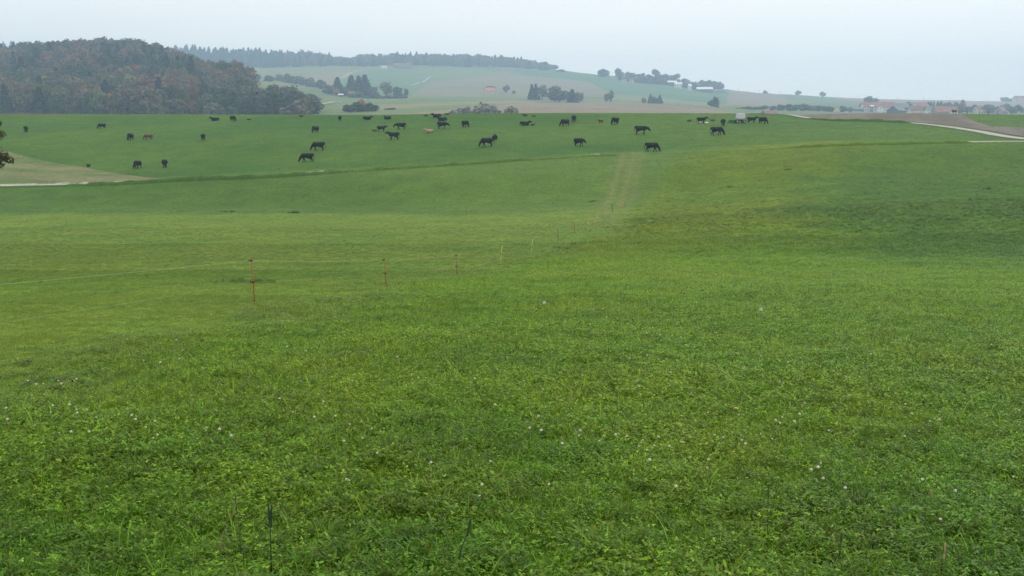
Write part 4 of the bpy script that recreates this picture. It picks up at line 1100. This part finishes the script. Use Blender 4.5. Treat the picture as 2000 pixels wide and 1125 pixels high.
line_top.insert(0, (p0.x, p0.y, p0.z + .95)); line_low.insert(0, (p0.x, p0.y, p0.z + .47))
def wire(pts, label, sag, thick):
    out = []; rad = []
    for a, b in zip(pts, pts[1:]):
        for i in range(8):
            t = i / 8; q = Vector(a).lerp(Vector(b), t); q.z -= sag * 4 * t * (1 - t)
            out.append(q); rad.append(thick * (1 + .012 * min(q.y, 60)))
    out.append(Vector(pts[-1])); rad.append(.003)
    tag(MB().tube(out, rad, 5).build('fence_wire', M['wire'], None, True), label, 'wire')
wire(line_top, 'upper pale fence rope strung along the posts', .03, .0017)
wire(line_low, 'lower pale fence rope strung along the posts', .04, .0010)
# fence stakes on the grassy rise at the right
for px in (1866, 1873, 1883, 1907, 1924, 1942, 1960, 1972, 1995):
    p = at(px, 229); r = tag(empty('field_stake', p), 'dark wooden stake on the grassy rise before the village', 'stake', 'stakes on the grassy rise')
    hh = rnd.uniform(.7, 1.1)
    MB().tube([(0, 0, -.2), (rnd.uniform(-.03, .03), 0, hh)], .06, 6).build('shaft', M['wood_post'], r)
    MB().tube([(0, 0, hh), (0, 0, hh + .04)], [.06, .03], 6).build('tip', M['wood_post'], r)
p = at(1858, 231)
hs = tag(empty('raised_hide', p), 'small brown wooden hide on legs at the ploughed crest', 'hide')
for sx in (-.35, .35):
    for sy in (-.3, .3): MB().tube([(sx * 1.2, sy * 1.2, -.1), (sx, sy, .5)], .05, 5).build('leg', M['wood_post'], hs)
MB().box((0, 0, .72), (.85, .75, .42)).build('cabin', M['wood_post'], hs)
MB().prism([(-.5, .93), (.5, .93), (.5, .99), (0, 1.12), (-.5, .99)], -.55, .55).build('roof', M['wood_post'], hs)

# ------------------------------------------------------------------ oak at the left edge, only branch tips in view
ok = at(-150, 40); rr = np.random.default_rng(5)
oak = empty('oak_tree', ok); tag(oak, 'oak with browning leaves reaching its branch tips in from the left', 'tree')
ctr = Vector((0, 0, 7.5))
ends = []
for i in range(26):
    a = rr.uniform(0, 2 * math.pi); e = rr.uniform(-.35, 1.0); rad = rr.uniform(2.0, 3.1)
    ends.append(Vector((rad * math.cos(a) * math.sqrt(1 - .6 * e * e), rad * math.sin(a), 6.8 + 3.0 * e)))
def tip(px, py, D):
    cx, dy, dz = ray(px, py); return Vector((D * cx / dy, D, EYE + D * dz / dy)) - ok
tips = [tip(0, 262, 40), tip(4, 306, 40), tip(16, 311, 40.2), tip(-8, 300, 39.7), tip(-14, 268, 40.4), tip(-2, 322, 40), tip(-2, 240, 40), tip(-16, 322, 40), tip(-20, 285, 40)]
limb = MB().tube([(0, 0, -.3), (.05, 0, 2), (0, .05, 4.2), (.1, 0, 7.5)], [.32, .25, .2, .06], 9)
for e in ends + tips: limb.tube([(0, 0, 3.6 + .2 * e.z), e * .55 + Vector((0, 0, 2.0)), e], [.08, .045, .01], 5)
limb.build('trunk', M['bark'], oak, True)
LP, LD = [], []
for e in ends:
    n = 260; d = rr.normal(size=(n, 3)); d /= np.linalg.norm(d, axis=1)[:, None]
    LP.append(np.array(e) + d * (rr.uniform(.2, 1, n) ** .5 * .95)[:, None]); LD.append(d)
for e, s in zip(tips, (.26, .32, .26, .42, .42, .26, .16, .4, .4)):
    n = int(820 * s * s) + 24; d = rr.normal(size=(n, 3)); d /= np.linalg.norm(d, axis=1)[:, None]
    LP.append(np.array(e) + d * np.array((1.1, 1, .85)) * (rr.uniform(.1, 1, n) ** .5 * s)[:, None]); LD.append(d)
v, f, t = cards(np.concatenate(LP), np.concatenate(LD), .065, rr)
me = fast_mesh('foliage', v, f, M['tree'], False); set_col(me, 'tint', t)
c = add('crown', me, oak); c.color = (.085, .082, .032, 1)

# ------------------------------------------------------------------ the sward: tufts
def leaf_strip(base, tipdir, length, width, bend, rows_=4, fold=.15):
    """tapered curved blade; returns verts, quads"""
    V, Q = [], []
    up = Vector((0, 0, 1)); d = Vector(tipdir).normalized()
    side = Vector((-d.y, d.x, 0)); side = side.normalized() if side.length > 1e-6 else Vector((1, 0, 0))
    p = Vector(base); ang = bend[0]
    for i in range(rows_ + 1):
        t = i / rows_
        w = width * (1 - t) ** .6 * (.55 + .45 * min(1, t * 4)) + 1e-4
        V += [p - side * w / 2, p + side * w / 2]
        a = bend[0] + (bend[1] - bend[0]) * t
        p = p + (d * math.cos(a) + up * math.sin(a)) * (length / rows_)
        if i < rows_: b = 2 * i; Q.append((b, b + 1, b + 3, b + 2))
    return V, Q
def oval(center, d, length, width, tilt):
    """oval leaflet of two folded halves"""
    d = Vector(d).normalized(); side = Vector((-d.y, d.x, 0)).normalized(); up = Vector((0, 0, 1))
    ax = (d * math.cos(tilt) + up * math.sin(tilt)); nrm = side.cross(ax)
    c = Vector(center); V = []; Q = []
    for t, w in ((0, .04), (.3, .8), (.65, 1.0), (.92, .62), (1.0, .12)):
        m = c + ax * length * t
        V += [m - side * width / 2 * w + nrm * width * .12 * w, m, m + side * width / 2 * w + nrm * width * .12 * w]
    for i in range(4):
        b = 3 * i; Q += [(b, b + 1, b + 4, b + 3), (b + 1, b + 2, b + 5, b + 4)]
    return V, Q
class Tuft:
    def __init__(s, seed): s.r = random.Random(seed); s.v = []; s.f = []; s.t = []
    def put(s, VQ, tint):
        b = len(s.v); s.v += VQ[0]; s.f += [tuple(b + i for i in q) for q in VQ[1]]; s.t += [tint] * len(VQ[0])
    def tint(s, dry=.04):
        r = s.r; k = r.choice((.5, .68, .82, .92, 1.0, 1.12, 1.3, 1.75)) * r.uniform(.92, 1.08); u = r.random()
        if u < dry: return (k * 2.0, k * 1.25, k * 2.0)
        if u < dry + .05: return (k * 1.7, k * 1.45, k * 3.0)
        h = r.gauss(0, .10); return (k * (1 + h), k, k * (1 - h * .8))
    def blades(s, n, rad, L, W, rows_=4, dry=.04):
        r = s.r
        for i in range(n):
            a = r.uniform(0, 6.283); q = rad * math.sqrt(r.random())
            s.put(leaf_strip((q * math.cos(a), q * math.sin(a), -.01), (math.cos(a + r.gauss(0, .8)), math.sin(a + r.gauss(0, .8)), 0), L * r.uniform(.55, 1.25), W * r.uniform(.7, 1.3), (r.uniform(.75, 1.5), r.uniform(-1.2, .55)), rows_), s.tint(dry))
    def clover(s, n, rad, H, leaf):
        r = s.r
        for i in range(n):
            a = r.uniform(0, 6.283); q = rad * math.sqrt(r.random()); x, y = q * math.cos(a), q * math.sin(a)
            z = H * r.uniform(.45, 1.1); tx, ty = x + r.gauss(0, .012), y + r.gauss(0, .012)
            ti = s.tint(.01)
            s.put(leaf_strip((x, y, 0), (tx - x + 1e-3, ty - y, 0), z, .0025, (1.5, 1.4), 2), ti)
            b = r.uniform(0, 6.283); ll = leaf * r.uniform(.7, 1.25)
            for j in range(3):
                an = b + j * 2.094
                s.put(oval((tx, ty, z), (math.cos(an), math.sin(an), 0), ll, ll * .78, r.uniform(-.35, .45)), tuple(c * r.uniform(.9, 1.1) for c in ti))
    def broad(s, n, L, W):
        r = s.r
        for i in range(n):
            a = i * 2.4 + r.uniform(-.3, .3); ti = s.tint(.05)
            s.put(oval((.01 * math.cos(a), .01 * math.sin(a), .01), (math.cos(a), math.sin(a), 0), L * r.uniform(.6, 1.2), W * r.uniform(.8, 1.2), r.uniform(.1, .85)), ti)
    def alfalfa(s, n, rad, H):
        r = s.r
        for i in range(n):
            a = r.uniform(0, 6.283); q = rad * math.sqrt(r.random()); x, y = q * math.cos(a), q * math.sin(a); h = H * r.uniform(.7, 1.2)
            lx, ly = r.gauss(0, .03), r.gauss(0, .03); ti = s.tint(.02)
            s.put(leaf_strip((x, y, 0), (lx + 1e-3, ly, 0), h, .003, (1.45, 1.35), 2), ti)
            for j in range(11):
                t = .3 + .7 * j / 10; an = j * 2.4 + r.uniform(-.4, .4); L = .023 * r.uniform(.7, 1.35)
                s.put(oval((x + lx * t, y + ly * t, h * t), (math.cos(an), math.sin(an), 0), L, L * .42, r.uniform(-.1, .8)), tuple(c * r.uniform(.85, 1.2) for c in ti))
    def mesh(s, name, mat):
        me = fast_mesh(name, [tuple(v) for v in s.v], s.f, mat, True); set_col(me, 'tint', np.array(s.t)); return me
TUFTS = bpy.data.collections.new('sward_kinds')
def kind(i, nm, t, mt='grass'):
    o = bpy.data.objects.new('%02d_%s' % (i, nm), t.mesh(nm, M[mt])); TUFTS.objects.link(o)
for i in range(4):
    t = Tuft(100 + i); t.blades(30, .07, .125, .0042); kind(i, 'grass_tuft', t)
for i in range(4):
    t = Tuft(200 + i); t.clover(24, .085, .085, .0120); t.blades(8, .07, .115, .0036, 4); kind(4 + i, 'clover_tuft', t)
for i in range(2):
    t = Tuft(300 + i); t.broad(6, .085, .026); t.blades(12, .06, .13, .004); kind(8 + i, 'herb_tuft', t)
for i in range(2):
    t = Tuft(400 + i); t.clover(14, .07, .10, .0135); t.broad(5, .06, .012); t.blades(8, .06, .14, .0036); kind(10 + i, 'leafy_tuft', t)
for i in range(3):
    t = Tuft(500 + i); t.blades(40, .10, .055, .0036, 3, .05); kind(12 + i, 'short_tuft', t)
for i in range(2):
    t = Tuft(600 + i); t.blades(40, .05, .34, .006, 5); kind(15 + i, 'long_tuft', t)
for i in range(3):
    t = Tuft(700 + i); t.alfalfa(9, .08, .085); kind(17 + i, 'leafy_stem_tuft', t, 'gloss')
for i in range(2):
    t = Tuft(800 + i); t.blades(16, .06, .19, .0054, 6, .03); kind(20 + i, 'arching_tuft', t, 'gloss')
def scatter_object(name, P, rot, scl, pick, col, label):
    me = bpy.data.meshes.new(name)
    me.vertices.add(len(P)); me.vertices.foreach_set('co', np.asarray(P, np.float32).ravel())
    for nm, ty, key, arr in (('rot', 'FLOAT_VECTOR', 'vector', rot), ('scl', 'FLOAT_VECTOR', 'vector', scl), ('pick', 'INT', 'value', pick)):
        a = me.attributes.new(nm, ty, 'POINT'); a.data.foreach_set(key, np.asarray(arr, np.int32 if ty == 'INT' else np.float32).ravel())
    set_col(me, 'field', col)
    me.update()
    o = add(name, me)
    g = bpy.data.node_groups.new(name, 'GeometryNodeTree')
    g.interface.new_socket('Geometry', in_out='INPUT', socket_type='NodeSocketGeometry')
    g.interface.new_socket('Geometry', in_out='OUTPUT', socket_type='NodeSocketGeometry')
    n, l = g.nodes, g.links
    gi, go = n.new('NodeGroupInput'), n.new('NodeGroupOutput')
    ip = n.new('GeometryNodeInstanceOnPoints'); ci = n.new('GeometryNodeCollectionInfo')
    ci.inputs['Collection'].default_value = TUFTS; ci.inputs['Separate Children'].default_value = True; ci.inputs['Reset Children'].default_value = True
    ip.inputs['Pick Instance'].default_value = True
    def na(nm, ty):
        x = n.new('GeometryNodeInputNamedAttribute'); x.data_type = ty; x.inputs['Name'].default_value = nm
        return [s for s in x.outputs if s.enabled and s.name == 'Attribute'][0]
    er = n.new('FunctionNodeEulerToRotation')
    l.new(na('rot', 'FLOAT_VECTOR'), er.inputs[0]); l.new(er.outputs[0], ip.inputs['Rotation'])
    l.new(na('scl', 'FLOAT_VECTOR'), ip.inputs['Scale']); l.new(na('pick', 'INT'), ip.inputs['Instance Index'])
    l.new(gi.outputs[0], ip.inputs['Points']); l.new(ci.outputs[0], ip.inputs['Instance']); l.new(ip.outputs[0], go.inputs[0])
    md = o.modifiers.new('sward', 'NODES'); md.node_group = g
    tag(o, label, 'grass', kind='stuff')
    return o
def rand_wedge(n, d0, d1, spread=.66, extra=1.6):
    D = np.sqrt(R.uniform(d0 * d0, d1 * d1, n)); return R.uniform(-1, 1, n) * (D * spread + extra), D
bands = [(2.6, 7, 420), (7, 13, 330), (13, 22, 200), (22, 36, 95), (36, 60, 38), (60, 84, 14), (84, 140, 7), (140, 228, 2.6)]
AX, AY = [], []
for d0, d1, den in bands:
    area = .66 * (d1 * d1 - d0 * d0) + 3.2 * (d1 - d0)
    x, y = rand_wedge(int(area * den), d0, d1); AX.append(x); AY.append(y)
X = np.concatenate(AX); Y = np.concatenate(AY)
lush = lushness(X, Y); tk_ = trackness(X, Y)
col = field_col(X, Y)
n_a = fbm(X, Y, 1.1, 1); n_b = fbm(X, Y, 3.5, 5); n_c = fbm(X, Y, .45, 6)
u = R.random(len(X))
isl = u < np.clip(lush, 0, 1)
pick = np.where(isl, 0, 12) 
v2 = R.random(len(X))
clv = v2 < np.clip((n_a - .38) * 3.2, .38, .8)
pick = np.where(isl & clv, 4 + R.integers(0, 4, len(X)), np.where(isl, R.integers(0, 4, len(X)), 12 + R.integers(0, 3, len(X))))
lf = isl & (R.random(len(X)) < np.clip((n_b - .5) * 1.6, .015, .35)) ; pick = np.where(lf, 10 + R.integers(0, 2, len(X)), pick)
al = isl & (R.random(len(X)) < np.clip((fbm(X, Y, 1.1, 4) - .42) * 1.6, .14, .42) * sstep(30, 12, Y)); pick = np.where(al, 17 + R.integers(0, 3, len(X)), pick)
ar = isl & (R.random(len(X)) < np.clip((fbm(X, Y, 1.7, 3) - .45) * 1.0, .04, .2) * sstep(20, 8, Y)); pick = np.where(ar, 20 + R.integers(0, 2, len(X)), pick)
hb = isl & (R.random(len(X)) < .03); pick = np.where(hb, 8 + R.integers(0, 2, len(X)), pick)
shortish = R.random(len(X)) < sstep(52, 92, Y)
pick = np.where(shortish, 12 + R.integers(0, 3, len(X)), pick)
far = np.clip((Y / 16), 1, 6) ** .5
s = R.uniform(.7, 1.25, len(X)) * (.75 + .5 * n_c) * far * np.where(isl, .75 + .45 * n_b, .8)
hs_ = s * np.where(isl, np.clip(1.25 - .0 * Y, .5, 2), 1.0) / far ** .45
hs_ *= np.where(isl, .5 + .5 * lush, 1.0) * np.clip(1 - tk_ * .7, .2, 1) * (1 - .45 * sstep(60, 120, Y))
scl = np.stack([s, s, hs_], 1)
rot = np.stack([R.normal(0, .12, len(X)), R.normal(0, .12, len(X)), R.uniform(0, 6.28, len(X))], 1)
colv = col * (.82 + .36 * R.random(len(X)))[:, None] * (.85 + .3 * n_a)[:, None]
colv *= np.where(clv & isl, .95, 1.05)[:, None]
hp = (fbm(X, Y, .9, 5) - .5)[:, None] * 2
colv = colv * (1 + hp * np.array((.26, .08, -.2)))
P = np.stack([X, Y, hgt(X, Y) - .004], 1)
STUBP = [(p.x, p.y) for p in stub_top] + [(p.x, p.y) for p in reversed(stub_bot)]
SOILP = [(p.x, p.y) for p in soil_near] + [(p.x, p.y) for p in reversed(soil_far)]
keep = ~inpoly(X, Y, STUBP) & ~inpoly(X, Y, SOILP)
for L_, w_ in ((pathL, 1.5), (trkL, 1.9)):
    near_ = np.nonzero((Y > 115) & (Y < 225))[0]
    for c_ in range(0, len(near_), 4000):
        i_ = near_[c_:c_ + 4000]
        d_ = np.hypot(X[i_, None] - L_[None, :, 0], Y[i_, None] - L_[None, :, 1]).min(1)
        keep[i_[d_ < w_]] = False
isl = isl & (Y < 150)
m = isl & keep
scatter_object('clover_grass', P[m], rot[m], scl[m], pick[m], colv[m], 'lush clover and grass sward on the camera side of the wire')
m = ~isl & keep
scatter_object('grazed_grass', P[m], rot[m], scl[m], pick[m], colv[m], 'short grazed grass of the pasture beyond the wire fence')
# rank tufts: scattered dark clumps in the fields and the verge of the path
TX, TY, TS = [], [], []
for px, py, s_ in ((455, 550, 1.1), (470, 551, 1.0), (520, 552, 1.1), (505, 551, .9), (668, 516, .8), (1400, 420, 1), (580, 416, 1.8), (568, 416, 1.6), (452, 414, 1.6), (440, 414, 1.4), (1150, 395, .9), (1158, 394, 1.2), (1164, 393, 1.0), (1425, 366, 1.6), (1540, 332, 1.6), (1930, 369, 1.8), (1005, 745, .9), (1012, 752, .8), (650, 498, .7), (1090, 484, 1.0), (1110, 486, 1.0), (1170, 488, .9)):
    p = hit(px, py)
    for i in range(7): TX.append(p.x + R.normal(0, .3)); TY.append(p.y + R.normal(0, .25)); TS.append(s_ * R.uniform(.5, .9))
for i in range(520):
    y = math.sqrt(R.uniform(20 ** 2, 104 ** 2)); x = R.uniform(-.62 * y, float(fence_x(np.array([y]))[0]) - .4)
    for j in range(R.integers(2, 6)): TX.append(x + R.normal(0, .35)); TY.append(y + R.normal(0, .12)); TS.append(R.uniform(.16, .3))
TZ = {}
for vp in VERGE:
    px = 1000 + F * 1.0113 * vp[0] / vp[1]
    for i in range(R.poisson(np.interp(px, [-50, 100, 240, 340, 640, 700, 1000, 1250, 1500, 1800, 1900], [1, 2, 3, 4, 4, 6, 6, .6, .6, 2, 2]))):
        TZ[len(TX)] = vp[2] - .06; TX.append(vp[0] + R.normal(0, .45)); TY.append(vp[1] + R.normal(0, .28)); TS.append(R.uniform(.35, .8))
for i in range(420):
    x, y = rand_wedge(1, 60, 205)
    if abs(float(y[0]) - 138) < 12: continue
    TX.append(float(x[0])); TY.append(float(y[0])); TS.append(R.uniform(.25, .6))
for i in range(260):
    x, y = rand_wedge(1, 8, 130); 
    TX.append(float(x[0])); TY.append(float(y[0])); TS.append(R.uniform(.35, .7))
X = np.array(TX); Y = np.array(TY); S = np.array(TS)
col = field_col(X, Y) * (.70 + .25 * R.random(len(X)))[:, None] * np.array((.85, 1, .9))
VZ = hgt(X, Y) - .01
for i_, z_ in TZ.items(): VZ[i_] = z_
scatter_object('verge_grass', np.stack([X, Y, VZ], 1), np.stack([R.normal(0, .1, len(X)), R.normal(0, .1, len(X)), R.uniform(0, 6.28, len(X))], 1),
               np.stack([S * 1.5, S * 1.5, S], 1), 15 + R.integers(0, 2, len(X)), col, 'rank dark grass tufts along the path verge and in the fields')

# ------------------------------------------------------------------ clover blossoms, stalks, dock, dandelion
def blossom_mesh():
    b = MB(); r = random.Random(4)
    n = 34
    for i in range(n):
        z = 1 - 1.75 * (i + .5) / n; a = i * 2.39996; q = math.sqrt(max(0, 1 - z * z))
        d = Vector((q * math.cos(a), q * math.sin(a), z))
        s = d.cross(Vector((0, 0, 1))); s = s.normalized() if s.length > .01 else Vector((1, 0, 0)); t = d.cross(s)
        c = d * .0055; e = d * .0115 + Vector((0, 0, .002))
        b.poly(c - s * .0016, c + t * .0016, e + t * .0024); b.poly(c + s * .0016, c - t * .0016, e + s * .002); b.poly(c - s * .002, e - t * .002, c + s * .002, e + t * .0024)
    b.tube([(0, 0, -.006), (0, 0, 0), (0, 0, .006)], [.003, .0075, .003], 7)
    return b.mesh('blossom', M['petal'], True)
BM = blossom_mesh()
SM = MB().tube([(0, 0, -.02), (.004, .002, .06), (0, 0, .125)], [.0014, .0013, .0012], 5).mesh('stem', M['stem'], True)
spots = [(68,757),(80,758),(97,760),(123,758),(112,772),(155,758),(22,811),(32,845),(110,812),(110,820),(150,812),(160,820),(163,835),(200,836),(245,837),(252,842),(265,850),(283,857),(310,875),(312,882),(548,796),(570,829),(620,833),(656,835),(633,805),(686,848),(430,874),(450,876),(683,888),(672,969),(678,973),(708,890),(744,914),(848,931),(960,812),(1036,865),(1067,873),(1090,893),(1128,867),(1140,872),(1157,887),(1181,876),(1210,880),(1223,890),(1245,893),(1256,895),(1262,905),(1267,940),(1280,905),(1292,877),(1330,895),(1371,937),(1372,935),(1395,885),(1400,880),(1455,838),(1384,828),(1513,842),(1527,846),(1502,845),(1440,890),(1462,895),(1602,934),(1605,947),(1611,965),(1597,955),(1773,813),(1783,828),(1818,846),(1829,845),(1978,968),(1785,967),(1875,996),(1826,1052),(1540,850),(1770,878),(280,712),(345,682),(310,718),(318,721),(354,716),(556,692),(600,700),(412,621),(646,617),(655,630),(690,758),(820,655),(938,650),(1020,546),(1077,518),(1080,523),(1110,500),(1068,775),(1267,666),(1286,668),(1313,671),(1332,675),(1340,692),(1356,694),(1400,663),(1448,660),(1494,616),(1550,546),(1629,523),(1670,545),(1745,550),(1627,575),(1930,690),(1963,660),(1910,745),(1540,720),(1660,712),(1528,714),(1700,702),(1480,707),(1352,705),(1290,715),(1302,740),(1345,745),(1450,735),(1460,728),(1652,700)]
allsp = [(x + rnd.uniform(-1.5, 1.5), y) for x, y in spots]
while len(allsp) < 170:
    x, y = rnd.uniform(0, 2000), 600 + 420 * rnd.random() ** 1.2
    if float(vnoise(np.array([x]), np.array([y]), 160, 6)[0]) > .5: allsp.append((x, y))
for x, y in allsp:
    p = hit(x, y + 18 if y > 700 else y + 9)
    r = empty('clover_blossom', p, rnd.uniform(0, 6.28)); hz = rnd.uniform(1.1, 1.5)
    r.rotation_euler = (rnd.gauss(0, .15), rnd.gauss(0, .15), rnd.uniform(0, 6.28)); r.scale = (1, 1, hz)
    tag(r, 'white clover blossom on its stem in the near grass', 'flower', 'white clover blossoms in the meadow')
    s = rnd.uniform(.5, .85) * (1 + min(p.y, 25) * .012)
    add('blossom', BM, r, (0, 0, .128), None, (s, s, s / hz)); add('stem', SM, r)
def stalk(px, ytop, ybot, lean, mat, label, spikes=1, thick=1.0):
    p = hit(px, min(ybot + 25, 1190)); cx, dy, dz = ray(px, ytop)
    h = max(.18, EYE + p.y * dz / dy - p.z)
    r = empty('grass_stalk', p); tag(r, label, 'grass stalk')
    ln = lean * p.y / F
    MB().tube([(0, 0, -.02), (ln * .35, .0, h * .5), (ln, 0, h * .9)], [.003 * thick, .0025 * thick, .0016 * thick], 6).build('stem', M[mat], r, True)
    for i in range(spikes):
        q = MB(); o = (i - (spikes - 1) / 2) * .012; pts = []; rad = []
        for j in range(9):
            t = j / 8; pts.append((ln * (.75 + .25 * t) + o * (t * .8 + .5), .002 * i, h * (.72 + .28 * t) - i * .012)); rad.append((.0022 + .0016 * math.sin(math.pi * t) * (1 + .25 * (j % 2))) * thick)
        q.tube(pts, rad, 7).build('seed_spike', M[mat], r, True)
        lf = leaf_strip((0, 0, h * .25), (rnd.uniform(-1, 1), rnd.uniform(-1, 1), 0), .12, .005, (1.3, .2), 4)
        add('leaf', mesh_np('leaf', lf[0], lf[1], M['stem'], True), r)
    return r
stalk(531, 980, 1118, 3, 'dark_stem', 'dark grass stalk with two seed spikes standing clear of the sward', 2, 1.2)
stalk(474, 962, 1090, -8, 'stem', 'green grass stalk beside the pair of dark seed spikes', 1, .9)
stalk(420, 970, 1090, 55, 'straw', 'thin bleached grass stalk bending towards the green one', 1, .7)
stalk(888, 1010, 1118, 35, 'dark_stem', 'stout dark green stalk leaning over the bottom grass', 1, 1.5)
stalk(1498, 945, 1062, -4, 'dark_stem', 'slender dark stalk on the meadow among grass and clover', 1, .8)
stalk(1637, 1040, 1088, 3, 'dark_stem', 'short dark stalk with a drooping leaf', 1, 1.1)
stalk(1841, 1064, 1108, 0, 'straw', 'pale straw stub standing in the grass', 1, 1.2)
stalk(1822, 965, 992, -8, 'straw', 'pale straw stub leaning under a leafy clump', 1, 1.0)
stalk(1153, 788, 812, 3, 'straw', 'tiny straw stub in the middle of the meadow', 1, .8)
stalk(1735, 638, 656, 1, 'straw', 'short withered stalk on the right hand meadow', 1, .9)
DOCK = leaf_mat('dock_leaf', (.105, .205, .028), .55, .15, .35)
DOCKY = leaf_mat('yellowed_leaf', (.40, .24, .02), .5, .3, .25)
def dock(px, py, n, L, W, mat, label):
    p = hit(px, py); r = empty('dock_plant', p, rnd.uniform(0, 6)); tag(r, label, 'plant')
    for i in range(n):
        a = i * 6.283 / n + rnd.uniform(-.4, .4)
        VQ = oval((0, 0, .01), (math.cos(a), math.sin(a), 0), L * rnd.uniform(.7, 1.2), W * .8 * rnd.uniform(.8, 1.2), rnd.uniform(.25, .95))
        me = mesh_np('leaf', VQ[0], VQ[1], mat, True); set_col(me, 'tint', np.full((len(VQ[0]), 3), rnd.uniform(.8, 1.3)))
        add('leaf', me, r)
for px, py, n, L, W, mt, lab in (
 (1165, 892, 7, .17, .055, DOCK, 'dock plant with broad pale leaves amid clover blossoms'), (1205, 890, 6, .15, .05, DOCK, 'smaller dock plant close to the broad leaved one'), (1130, 1065, 5, .16, .06, DOCK, 'dock plant with upright leaves in the bottom grass'), (1820, 965, 7, .14, .05, DOCK, 'dark leafy dock clump above a straw stub'),
 (845, 1082, 4, .10, .03, DOCKY, 'yellowed leaves of a withering plant in the bottom grass'), (1152, 1035, 3, .09, .035, DOCKY, 'single yellow orange leaf cluster in the meadow'), (40, 1035, 3, .08, .03, DOCKY, 'yellow leaf near the left edge of the meadow'), (72, 1078, 2, .08, .03, DOCKY, 'low yellow leaf among dark clover'), (560, 1072, 2, .06, .025, DOCKY, 'small yellow leaf beside the dark seed spikes'), (700, 1000, 6, .13, .045, DOCK, 'dock rosette sitting low in the grass'), (1690, 850, 7, .15, .05, DOCK, 'dock rosette in the right hand clover'), (240, 960, 6, .13, .045, DOCK, 'dock rosette in the left hand clover'), (1420, 985, 6, .14, .045, DOCK, 'dock rosette near the slender dark stalk')):
    dock(px, py + 15, n, L, W, mt, lab)
p = hit(1436, 838); r = empty('dandelion', p); tag(r, 'yellow dandelion in bloom among the clover', 'flower')
b = MB()
for i in range(26):
    a = i * 2.4; q = .006 + .012 * (i / 26); z = .17 + .006 * (1 - i / 26)
    d = Vector((math.cos(a), math.sin(a), 0)); s = Vector((-d.y, d.x, 0))
    b.poly(Vector((0, 0, z - .004)), d * q + s * .003 + Vector((0, 0, z)), d * (q + .004) + Vector((0, 0, z + .001)), d * q - s * .003 + Vector((0, 0, z)))
b.build('flower_head', M['dandelion'], r); MB().tube([(0, 0, -.02), (.004, 0, .09), (0, 0, .168)], .002, 6).build('stem', M['stem'], r, True)
for px, py, lab in ((1063, 618, 'round white dandelion clock standing alone in mid meadow'), (1485, 634, 'tall white dandelion clock on the right hand meadow')):
    p = hit(px, py); r = empty('dandelion_clock', p); tag(r, lab, 'flower')
    b = MB()
    for i in range(70):
        z = 1 - 2 * (i + .5) / 70; a = i * 2.39996; q = math.sqrt(1 - z * z); d = Vector((q * math.cos(a), q * math.sin(a), z)); s = d.cross(Vector((.3, .2, 1))).normalized(); t = d.cross(s)
        b.poly(d * .027 - s * .006, d * .029 + t * .005, d * .027 + s * .006, d * .029 - t * .005)
    b.build('seed_head', M['white'], r, False, loc=(0, 0, .26)); MB().tube([(0, 0, -.02), (.005, 0, .12), (0, 0, .26)], .0025, 6).build('stem', M['stem'], r, True)
